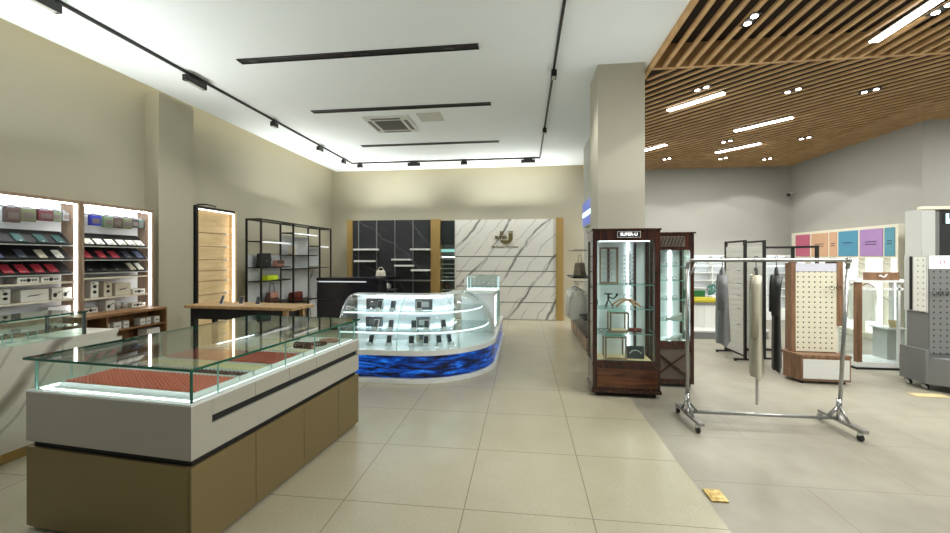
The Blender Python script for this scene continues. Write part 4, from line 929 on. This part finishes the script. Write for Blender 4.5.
box('bottom_rail', -w + .045, w - .045, -d, -d + .04, .54, .57, 'mahogany', c2); box('header', -w, w, -d, d, 1.70, 1.90, 'mahogany', c2); box('cornice', -w - .01, w + .02, -d - .01, d + .01, 1.90, 1.92, 'mahogany', c2)
box('vent_plate', -.15, .15, -d - .004, -d, 1.74, 1.87, 'panel_taupe', c2); mb = MB()
for k in range(7): mb.bar((-.14 + k * .04, -d - .006, 1.75), (-.10 + k * .04, -d - .006, 1.86), .022, .004)
build('vent_slot', mb, 'black_matte', c2)
pane(c2, -w + .045, w - .045, -d + .01, -d + .016, .57, 1.70, 'glass', name='glass_door'); pane(c2, w - .016, w - .01, -d + .04, d - .04, .54, 1.70, 'glass')
box('back_panel', -w + .045, w - .045, d - .03, d, .54, 1.70, 'panel_white', c2); box('floor_board', -w + .045, w - .045, -d + .04, d - .03, .541, .56, 'panel_white', c2)
box('led_strip', .07, .10, d - .045, d - .03, .58, 1.69, 'led_cool', c2)
for z in (.82, 1.08, 1.32, 1.5): pane(c2, -w + .02, w - .02, -d + .05, d - .032, z - .008, z, 'glass_white', name='glass_shelf')
for i, z in enumerate((.855, 1.115, 1.355, 1.535)): glasses(l2(.06, 0, z - .012 - .0), A2, 'phone_grey', f'grey eyeglasses in the crossed-base cabinet, shelf {["lowest", "second up", "third up", "top"][i]}', 'glasses in crossed cabinet', 1.05)
for i, z in enumerate((.56, .82)):
    t = thing('glasses_stand', f'small sloped white glasses stand on the {("floor", "lowest glass shelf")[i]} of the crossed cabinet', 'stand', l2(.06, -.08, z), A2, 'sloped stands'); build('slope', MB().prism([(-.08, 0), (.08, 0), (.08, .09)], -.05, .05, Matrix.Rotation(R(90), 4, 'X')), 'light_grey', t); box('lip', -.085, -.08, -.05, .05, 0, .02, 'steel', t)
glasses(l2(.16, -.12, .582), A2 + R(20), 'black_metal', 'dark eyeglasses lying on the floor of the crossed-base cabinet', 'loose glasses in cabinet', 1.05)

# ------------------------------------------------------------------ clothes bay on the grey divider behind the cabinets
lb = thing('lightbox_sign', 'blue and white lightbox sign high on the grey divider', 'sign', (1.32, 8.25, 2.5)); box('case', -.07, 0, -.55, .55, -.26, .28, 'light_grey', lb, bevel=.01); box('face', -.076, -.07, -.52, .52, -.23, .25, 'sign_blue', lb); box('face_band', -.079, -.076, -.5, .5, -.06, .04, 'screen_cyan', lb)
box('end_face', -.06, -.01, -.553, -.55, -.23, .25, 'sign_blue', lb)
hw = thing('clothes_shelf', 'dark shelf with hanging rail on the grey divider', 'shelf', (1.32, 8.1, 0)); box('shelf', -.42, 0, -.5, .5, 1.22, 1.25, 'black_metal', hw); build('upper_rail', MB().tube([(0, -.5, 1.75), (-.4, -.5, 1.75), (-.4, .5, 1.75), (0, .5, 1.75)], .01, 6), 'steel', hw); build('hang_rail', MB().tube([(0, -.5, 1.10), (-.3, -.5, 1.10), (-.3, .5, 1.10), (0, .5, 1.10)], .012, 6), 'white_gloss', hw)
handbag('taupe_handbag', (1.08, 8.0, 1.25), .3, .16, .26, 'bag_taupe', 'taupe handbag with arched handle on the dark shelf of the divider', True, R(60), 'bags on the divider shelf', hh=.16)
def shirt(loc, rz, m, label, L=.72, W=.42, grp=None, D=.05, name='shirt', sleeve=.5, cat='shirt', hang=None):
    """a garment on a hanger hanging from a rail at loc (rail height)"""
    t = thing(name, label, cat, loc, rz, grp); rows = []
    top = -.13
    for k in range(13):
        f = k / 12; z = top - f * L; ww = W * (.30 + .7 * min(1, f * 9)) / 2 * (1 + .06 * f); dd = D * (.5 + .5 * min(1, f * 4)) * (1 + .25 * f); n = 24; row = []
        for j in range(n):
            a = 2 * math.pi * j / n; fold = 1 + .16 * f * math.sin(5 * a + f * 3) + .05 * math.sin(11 * a)
            row.append((ww * math.cos(a), dd * math.sin(a) * fold, z + .012 * math.sin(3 * a) * f + (.03 * (1 - abs(math.cos(a))) if k == 0 else 0)))
        rows.append(row + [row[0]])
    build('body', MB().grid(rows), m, t, smooth=True)
    for s in (-1, 1):
        build('sleeve', MB().tube([(s * W * .40, 0, top - .04), (s * W * .50, .01, top - .14), (s * W * .53, .015, top - sleeve * .6), (s * W * .52, .02, top - sleeve)], .040, 10, r2=.030), m, t, smooth=True)
    build('hanger', hanger_mesh(W * .42, .07, top - .035), hang or 'cabinet_wood', t, smooth=True)
    build('hook', MB().tube([(0, 0, top + .03), (0, 0, -.03), (0, .012, .008), (0, .0, .018), (0, -.016, .01)], .0035, 6), 'black_metal', t)
    return t
for i, y in enumerate((7.75, 7.95, 8.15, 8.35)):
    shirt((1.02, y, 1.112), R(20 + 12 * (i % 2)), 'white_cloth', f'white shirt hanging under the dark divider shelf, {ORD[i]} from the mahogany cabinet', .54, .34, 'white shirts', .035, sleeve=.5, hang='white_gloss')
lp = thing('low_plinth', 'long dark wood low plinth against the grey divider', 'plinth', (1.19, 8.0, 0)); box('body', -.14, .12, -1.0, 1.2, .03, .24, 'cabinet_wood', lp); box('top_board', -.15, .125, -1.01, 1.21, .24, .265, 'black_stone_plain', lp)
mb = MB()
for y in (-.4, .2, .75): mb.box(-.143, -.14, y - .004, y + .004, .03, .24)
build('seam', mb, 'black_matte', lp); box('foot', -.12, .1, -.97, 1.17, 0, .03, 'black_matte', lp)
ds = thing('dark_shelf', 'small dark shelf below the white shirts on the grey divider', 'shelf', (1.32, 7.3, .56)); box('board', -.3, 0, -.3, .3, -.03, 0, 'black_metal', ds); box('bracket', -.2, 0, -.02, .02, -.1, -.03, 'black_metal', ds)

# ------------------------------------------------------------------ steel garment rack with three garments
gr = thing('garment_rack', 'chrome steel garment rack on casters carrying three garments', 'garment rack', (2.3, 4.12, 0), 0)
xl, xr = -.72, .62
for x, s in ((xl, 0), (xr, 1)):
    y0, y1 = -.24, .24; sk = -.04 if s else .0
    build('foot', MB().bar((x + .02, y0 - .03, .085), (x + sk * .0, y1, .085), .05, .028), 'steel', gr)
    for y in (y0, y1):
        f = build('caster', MB().lathe([(.026, -.014), (.028, 0), (.026, .014)], 14, (0, 0, 0), Matrix.Translation((x, y, .028)) @ Matrix.Rotation(R(90), 4, 'Y')), 'black_metal', gr)
        build('fork', MB().box(x - .02, x + .02, y - .012, y + .012, .045, .072), 'chrome', f)
    build('post', MB().tube([(x, 0, .10), (x + (.07 if s else .0), 0, 1.50)], .017, 10), 'steel', gr, smooth=True)
    for yy in (-.12, .12): build('brace', MB().tube([(x, yy, .10), (x, 0, .23)], .012, 8), 'steel', gr, smooth=True)
    build('brace', MB().tube([(x + (-.1 if s else .1), 0, .10), (x, 0, .22)], .011, 8), 'steel', gr, smooth=True)
    build('socket', MB().tube([(x, 0, .09), (x, 0, .28)], .024, 10), 'chrome', gr, smooth=True)
build('bottom_rail', MB().tube([(xl, 0, .105), (xr, 0, .105)], .016, 10), 'steel', gr, smooth=True)
build('top_rail', MB().tube([(xl, 0, 1.50), (xl, 0, 1.54), (xl + .03, 0, 1.575), (xl + .07, 0, 1.58), (xr + .02, 0, 1.58), (xr + .06, 0, 1.575), (xr + .078, 0, 1.54), (xr + .07, 0, 1.50)], .018, 10), 'steel', gr, smooth=True)
build('bracket', MB().tube([(xl, -.0, 1.42), (xl + .05, 0, 1.47), (xl + .075, 0, 1.56)], .014, 8), 'steel', gr, smooth=True); build('end_knob', MB().ball((xr + .075, 0, 1.575), .032, 12, 8), 'chrome', gr, smooth=True)
shirt((1.90, 4.12, 1.6), R(68), 'grey_cloth', 'grey cloth garment on steel garment rack, closest to the mahogany cabinets', .68, .36, 'garments on rack', .045, 'garment', .35, 'garment', 'grey_laminate')
shirt((2.20, 4.12, 1.6), R(65), 'beige_cloth', 'long beige coat on steel garment rack, middle of the three', .98, .36, 'garments on rack', .042, 'garment', .6, 'garment', 'black_matte')
for o in list(C.objects):
    if o.get('label', '').startswith('long beige'):
        build('belt', MB().box(.06, .10, -.02, .0, -1.42, -.95), 'beige_cloth', o); build('belt', MB().box(.0, .035, -.02, .0, -1.38, -.95), 'light_grey', o)
shirt((2.38, 4.12, 1.6), R(64), 'black_cloth', 'narrow black garment on steel garment rack, beside the pegboard stand', .92, .30, 'garments on rack', .028, 'garment', .4, 'garment', 'black_matte')

# ------------------------------------------------------------------ black framed slat panels and rail frame
def slat_stand(x, y0, y1, label, h=1.88):
    t = thing('slat_panel_stand', label, 'display stand', (x, (y0 + y1) / 2, 0), 0, 'slat panel stands'); hh = (y1 - y0) / 2
    for s in (-1, 1):
        box('post', -.018, .018, s * hh - .018, s * hh + .018, .04, h, 'black_metal', t); box('foot', -.16, .16, s * hh - .02, s * hh + .02, .015, .04, 'black_metal', t)
        for q in (-.14, .14): build('pad', MB().cyl(.018, 0, .015, (q, s * hh), 8), 'black_metal', t)
    for z in (.06, h - .03): box('rail', -.014, .014, -hh + .018, hh - .018, z, z + .028, 'black_metal', t)
    mb = MB(); z = .09
    while z < h - .12:
        mb.box(-.011, .011, -hh + .02, hh - .02, z, z + .075); mb.box(-.005, .005, -hh + .02, hh - .02, z + .075, z + .085); z += .085
    build('slat_panel', mb, 'white_matte', t)
    mb = MB()
    for k, z in enumerate((.55, .8, 1.0, 1.2, 1.4, 1.6)): mb.tube([(-.012, -hh + .1, z), (-.06, -hh + .1, z), (-.06, -hh + .1, z + .015)], .004, 5); mb.tube([(-.012, hh - .12, z), (-.06, hh - .12, z), (-.06, hh - .12, z + .015)], .004, 5)
    build('hook', mb, 'black_metal', t)
slat_stand(3.41, 6.68, 7.27, 'black framed white slat panel stand between grey garment and beige coat')
slat_stand(3.74, 6.78, 7.34, 'black framed white slat panel stand seen behind the black garment')
fr = thing('rail_frame', 'black square tube clothes frame behind the pegboard stand', 'frame', (4.2, 7.2, 0))
mb = MB(); P4 = [(-.30, .28), (.30, .15), (.44, -.2)]
for x, y in P4: mb.box(x - .02, x + .02, y - .02, y + .02, 0, 1.80)
build('post', mb, 'black_metal', fr); 
build('top_bar', MB().bar((-.28, .28, 1.78), (.28, .15, 1.78), .035), 'black_metal', fr); build('top_bar', MB().bar((.30, .13, 1.78), (.44, -.18, 1.78), .035), 'black_metal', fr); build('base_bar', MB().bar((-.28, .28, .03), (.28, .15, .03), .035), 'black_metal', fr); build('base_bar', MB().bar((.30, .13, .03), (.44, -.18, .03), .035), 'black_metal', fr)

# ------------------------------------------------------------------ pegboard stand in walnut
pb = thing('pegboard_stand', 'walnut stand with cream pegboard and white fronted base', 'display stand', (3.80, 5.78, 0), R(-2)); 
base = [(-.29, -.23), (.27, -.23), (.29, .0), (.2, .2), (-.2, .2), (-.36, .02)]
build('base', MB().prism(base, .04, .34, None), 'walnut', pb); box('front_panel', -.27, .25, -.238, -.23, .07, .315, 'white_matte', pb); build('base_top', MB().prism([(x * 1.03, y * 1.03) for x, y in base], .34, .37), 'walnut', pb)
for x, y in ((-.25, -.18), (.22, -.18), (-.2, .12), (.2, .12)): build('caster', MB().lathe([(.02, -.01), (.02, .01)], 10, (0, 0, 0), Matrix.Translation((x, y, .02)) @ Matrix.Rotation(R(90), 4, 'Y')), 'black_metal', pb)
box('core', -.27, .22, -.05, .14, .37, 1.53, 'walnut', pb); box('peg_panel', -.26, .22, -.062, -.05, .38, 1.42, 'peg_cream', pb); box('header_panel', -.26, .22, -.062, -.05, 1.425, 1.53, 'lavender', pb)
box('side_post', -.31, -.26, -.07, .0, .37, 1.56, 'walnut', pb); box('side_post', .22, .29, -.07, .15, .72, 1.56, 'walnut', pb); box('top_cap', -.31, .29, -.08, .16, 1.56, 1.575, 'light_grey', pb); box('side_panel', .22, .25, -.05, .15, .37, .72, 'white_matte', pb)
glasses(Vector((3.97, 5.66, 1.215)), R(0), 'black_metal', 'dark eyeglasses hooked on the cream pegboard', 'glasses on pegboard', 1.2)

# ------------------------------------------------------------------ glass display table with wooden sign
dt = thing('glass_display_case', 'white framed glass display case with walnut post and emblem sign', 'display case', (5.2, 6.65, 0))
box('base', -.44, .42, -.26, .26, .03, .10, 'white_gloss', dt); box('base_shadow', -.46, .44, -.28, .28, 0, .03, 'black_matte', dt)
box('walnut_post', -.44, -.37, -.26, -.20, .10, 1.25, 'walnut', dt); box('walnut_post', .36, .42, -.26, -.20, .10, 1.25, 'walnut', dt); box('rear_post', -.44, -.41, .2, .26, .10, 1.25, 'white_gloss', dt); box('rear_post', .39, .42, .2, .26, .10, 1.25, 'white_gloss', dt)
box('middle_post', .10, .13, -.25, -.22, .10, 1.25, 'white_gloss', dt); box('top_frame', -.46, .44, -.28, .28, 1.25, 1.28, 'white_gloss', dt); box('inner_rail', -.36, .36, -.25, -.235, 1.14, 1.17, 'white_gloss', dt)
pane(dt, -.37, .36, -.245, -.24, .10, 1.14, 'glass_white'); pane(dt, -.43, -.425, -.20, .2, .10, 1.25, 'glass_white'); box('steps', .12, .35, -.05, .2, .10, .55, 'light_grey', dt); box('step_top', .08, .36, -.1, .22, .55, .57, 'white_gloss', dt)
sn = thing('emblem_sign', 'wooden sign block with a white curled emblem on the glass display case', 'sign', (5.125, 6.45, 1.28)); box('block', -.22, .21, -.03, .03, 0, .115, 'walnut', sn, bevel=.004)
mb = MB(); mb.tube([(-.045, -.034, .075), (-.02, -.034, .055), (.0, -.034, .045), (.025, -.034, .055), (.035, -.034, .08)], .009, 6); mb.tube([(-.06, -.034, .06), (-.04, -.034, .06)], .006, 6); mb.tube([(.035, -.034, .08), (.05, -.034, .085)], .006, 6)
build('emblem', mb, 'white_gloss', sn)
tag(build('card_holder', MB().box(-.06, .06, 0, .01, 0, .11, Matrix.Rotation(R(-15), 4, 'X')), 'paper', None, (5.42, 6.6, .575)), 'small tilted card in the glass display case', 'card')

# ------------------------------------------------------------------ grey rolling eyewear tower at the photo's edge
gt = thing('eyewear_tower', 'grey rolling eyewear tower with pegboard, white side wing and lit header', 'display stand', (5.0, 5.6, 0))
box('base', -.2, .7, -.16, .18, .085, .37, 'grey_laminate', gt); build('front_step', MB().prism([(-.16, -.161), (.7, -.161), (.7, -.36), (.04, -.36)], .085, .40), 'grey_laminate', gt); box('side_step', -.2, -.157, -.155, .175, .37, .49, 'grey_laminate', gt)
box('column', -.157, .7, -.14, .13, .37, 1.47, 'grey_laminate', gt); box('peg_panel', -.15, .7, -.152, -.14, .45, 1.47, 'peg_grey', gt)
box('white_wing', -.17, -.157, -.14, .15, .94, 1.63, 'light_grey', gt); box('wing_panel', -.176, -.17, -.13, .02, .95, 1.61, 'peg_white_side', gt); box('wing_slot', -.176, -.17, .04, .075, .95, 1.62, 'black_matte', gt); box('header', -.157, .7, -.15, .13, 1.47, 1.63, 'light_grey', gt)
box('header_light', -.15, .7, -.156, -.15, 1.475, 1.62, 'sign_white', gt)
mb = MB()
for x, m_, in ((-.02, 0), (.1, 0), (.16, 0)): mb.tube([(x + .025 * math.cos(R(a)), -.158, 1.55 + .025 * math.sin(R(a))) for a in range(0, 360, 30)], .006, 5, True)
build('header_mark', mb, 'pink_board', gt)
for x, y in ((-.15, -.1), (-.15, .12), (.06, -.3), (.6, -.3)):
    f = build('caster', MB().lathe([(.036, -.014), (.04, 0), (.036, .014)], 16, (0, 0, 0), Matrix.Translation((x, y, .04)) @ Matrix.Rotation(R(70), 4, 'Y')), 'chrome', gt); build('tyre', MB().lathe([(.043, -.012), (.043, .012)], 16, (0, 0, 0), Matrix.Translation((x, y, .043)) @ Matrix.Rotation(R(70), 4, 'Y')), 'black_metal', f)
for i, (x, z) in enumerate(((4.92, 1.18), (5.02, 1.18))): glasses(Vector((x, 5.43, z)), R(10), 'black_metal', f'dark sunglasses on grey pegboard tower, {("closer to", "farther from")[i]} its white wing', 'sunglasses on tower', 1.15)
tag(box('paper_scrap', 4.5, 4.85, 5.20, 5.32, 0, .006, 'paper'), 'crumpled tan paper scrap on the floor by the grey tower wheels', 'paper')

# ------------------------------------------------------------------ pastel wall unit, corner unit, plinth and tall pylon in the grey room
pu = thing('pastel_wall_unit', 'long cream wall unit with bright lit shelves under pastel boards', 'wall unit', (6.87, 9.68, 0))
yA, yB = -1.44, 1.46
box('header_board', -.07, .075, yA, yB, 1.60, 2.23, 'cream_white', pu); box('end_panel', -.07, .075, yA - .03, yA, 0, 2.23, 'cream_white', pu); box('back_panel', .06, .075, yA, yB, .1, 1.60, 'wall_glow', pu); box('base', -.07, .075, yA, yB, 0, .10, 'cream_white', pu)
for y in (-1.15, -.58, .2, .98): box('divider', -.06, .06, y - .015, y + .015, .10, 1.60, 'cream_white', pu)
for z in (.85, 1.22, 1.32, 1.44, 1.52): box('shelf', -.06, .06, yA, yB, z - .012, z, 'white_gloss', pu)
cols = [('pink_board', 'rose pink', 10.49, 10.98), ('peach_board', 'wide peach', 9.91, 10.42), ('peach_board', 'narrow peach', 9.65, 9.86), ('blue_board', 'blue', 9.1, 9.6), ('violet_board', 'violet', 8.52, 9.04), ('teal_board', 'narrow teal', 8.27, 8.48)]
for m, n, a, b in cols:
    t = thing('pastel_board', f'{n} pastel board with small dark lettering on the cream wall unit' if n != 'rose pink' else 'rose pink pastel board at the corner end of the cream wall unit', 'board', (6.8, (a + b) / 2, 1.64), 0, 'pastel boards')
    h = (b - a) / 2; box('board', -.012, 0, -h, h, 0, .53, m, t)
    if n != 'rose pink':
        mb = MB(); q = random.Random(a); k = 0; z = .27
        for ln in range(2 if n not in ('blue',) else 1):
            y = -h * .5
            while y < h * .5:
                s = q.uniform(.012, .03); mb.box(-.0135, -.012, y, min(h * .55, y + s), z - ln * .05, z + .022 - ln * .05); y += s + .008
        build('lettering', mb, 'ink', t)
for i, (y, lb_) in enumerate(((8.7, 'closest to the tall pylon'), (8.95, 'second from the tall pylon'), (9.2, 'third from the tall pylon'), (9.45, 'fourth from the tall pylon'))):
    shirt((6.66, y, 1.2), R(4), 'white_cloth', f'white garment hanging below the pastel boards, {lb_}', .7, .3, 'white garments below the boards', .05, sleeve=.4)
tag(build('clothes_rail', MB().tube([(6.80, 8.4, 1.184), (6.66, 8.4, 1.184), (6.66, 9.8, 1.184), (6.80, 9.8, 1.184)], .012, 8), 'steel', None), 'steel clothes rail fixed below the pastel boards', 'rail')
wu = thing('white_shelf_wall', 'long white shelf unit along the grey back wall', 'shelf unit', (4.9, 11.32, 0))
box('back_panel', -1.9, 1.9, .10, .125, 0, 1.68, 'panel_white', wu); box('top_board', -1.9, 1.9, -.15, .10, 1.65, 1.68, 'white_gloss', wu); box('base', -1.9, 1.9, -.15, .10, 0, .3, 'white_gloss', wu)
for x in (-1.9, -1.3, -.65, 0, .65, 1.3, 1.87): box('upright', x, x + .03, -.15, .10, .3, 1.65, 'white_gloss', wu)
for z in (.62, .82, 1.02, 1.22, 1.42): box('shelf', -1.87, 1.87, -.14, .10, z - .02, z, 'white_gloss', wu)
box('led_strip', -1.87, 1.87, .06, .08, 1.63, 1.648, 'led_soft', wu); box('led_strip', -1.87, 1.87, .06, .08, 1.385, 1.398, 'led_soft', wu)
rp = thing('round_plinth', 'low grey rounded floor plinth behind the garment rack', 'plinth', (4.0, 8.95, 0)); pl = [(-.62 + .25 * math.cos(R(a)), -.3 + .25 * math.sin(R(a))) for a in range(180, 271, 15)] + [(.6, -.55), (.85, -.3), (.85, .6), (-.87, .6)]
build('body', MB().prism(pl, 0, .13), 'grey_laminate', rp); build('top_board', MB().prism([(x * 1.02, y * 1.02) for x, y in pl], .13, .16), 'light_grey', rp)
wt = thing('white_counter', 'low white counter with dark top standing on the grey rounded plinth', 'counter', (4.05, 9.15, .16)); box('body', -.75, .7, -.25, .3, 0, .46, 'white_matte', wt); box('worktop', -.77, .72, -.27, .32, .46, .50, 'grey_laminate', wt); mb = MB(); [mb.box(x - .004, x + .004, -.254, -.25, .04, .44) for x in (-.3, .2)]; build('seam', mb, 'light_grey', wt)
t = thing('folded_clothes', 'flat yellow folded cloth on the low white counter', 'clothes', (3.75, 9.05, .66)); box('fold', -.26, .28, -.14, .14, 0, .08, 'yellow_stuff', t, bevel=.02); box('top_fold', -.24, .26, -.12, .14, .08, .10, 'yellow_stuff', t, bevel=.008)
t = thing('green_box', 'dark green box behind the yellow cloth', 'box', (3.70, 9.32, .66)); box('body', -.2, .2, -.1, .1, 0, .2, 'green_stuff', t); box('lid', -.205, .205, -.105, .105, .2, .23, 'green_stuff', t)
t = thing('black_tray', 'black tray beside the yellow cloth on the low white counter', 'tray', (4.2, 9.05, .66)); box('base', -.16, .2, -.12, .12, 0, .015, 'black_matte', t); box('rim', -.16, .2, -.13, -.12, 0, .05, 'black_matte', t); box('rim', -.16, .2, .12, .13, 0, .05, 'black_matte', t)
t = thing('teal_plant', 'small rounded teal plant beside the green box', 'plant', (4.1, 9.32, .66)); build('pot', MB().lathe([(.05, 0), (.07, .12), (.065, .12), (.05, .1)], 14), 'white_gloss', t, smooth=True)
mb = MB(); q = random.Random(3)
for k in range(60):
    a, b = q.uniform(0, 6.28), q.uniform(-.6, 1.5); v = Vector((math.cos(a) * math.cos(b), math.sin(a) * math.cos(b), math.sin(b))) * .12 + Vector((0, 0, .22)); s = Vector((-v.y, v.x, .03)).normalized() * .03
    mb.add([v - s, v + Vector((0, 0, -.03)), v + s, v + Vector((0, 0, .045))], [(0, 1, 2, 3)])
build('foliage', mb, 'teal_plant', t)
py = thing('entrance_pylon', 'tall grey pylon with dark glass wall and lit display corner', 'pylon', (6.6, 7.5, 0))
box('side_panel', -.10, .10, -.06, .22, 0, 2.40, 'light_grey', py); box('front_panel', -.095, .10, -.065, -.06, .01, 2.38, 'light_grey', py); box('top_beam', -.11, .62, -.08, .0, 2.40, 2.45, 'cream_white', py); box('jamb', .10, .20, -.02, .02, 0, 2.40, 'grey_laminate', py)
box('dark_panel', .20, .6, -.02, .02, 0, 2.40, 'black_stone_plain', py); sc = box('screen', .25, .58, -.026, -.02, 2.16, 2.34, 'black_matte', py)
mb = MB(); mb.box(.29, .33, -.03, -.026, 2.17, 2.33); mb.box(.33, .40, -.03, -.026, 2.17, 2.24); build('screen_glyph', mb, 'screen_cyan', sc)

# ------------------------------------------------------------------ brass floor socket
fs = thing('floor_socket', 'square brass floor socket cover in the grey floor beside the beige tiles', 'floor socket', (1.275, 2.86, 0)); box('cover', -.055, .055, -.07, .07, 0, .012, 'brass_plate', fs, bevel=.004); box('lid', -.036, .036, -.045, .045, .012, .015, 'brass_plate', fs, bevel=.002)
mb = MB(); mb.box(-.012, .012, .05, .058, .012, .0145); build('latch', mb, 'gold', fs)
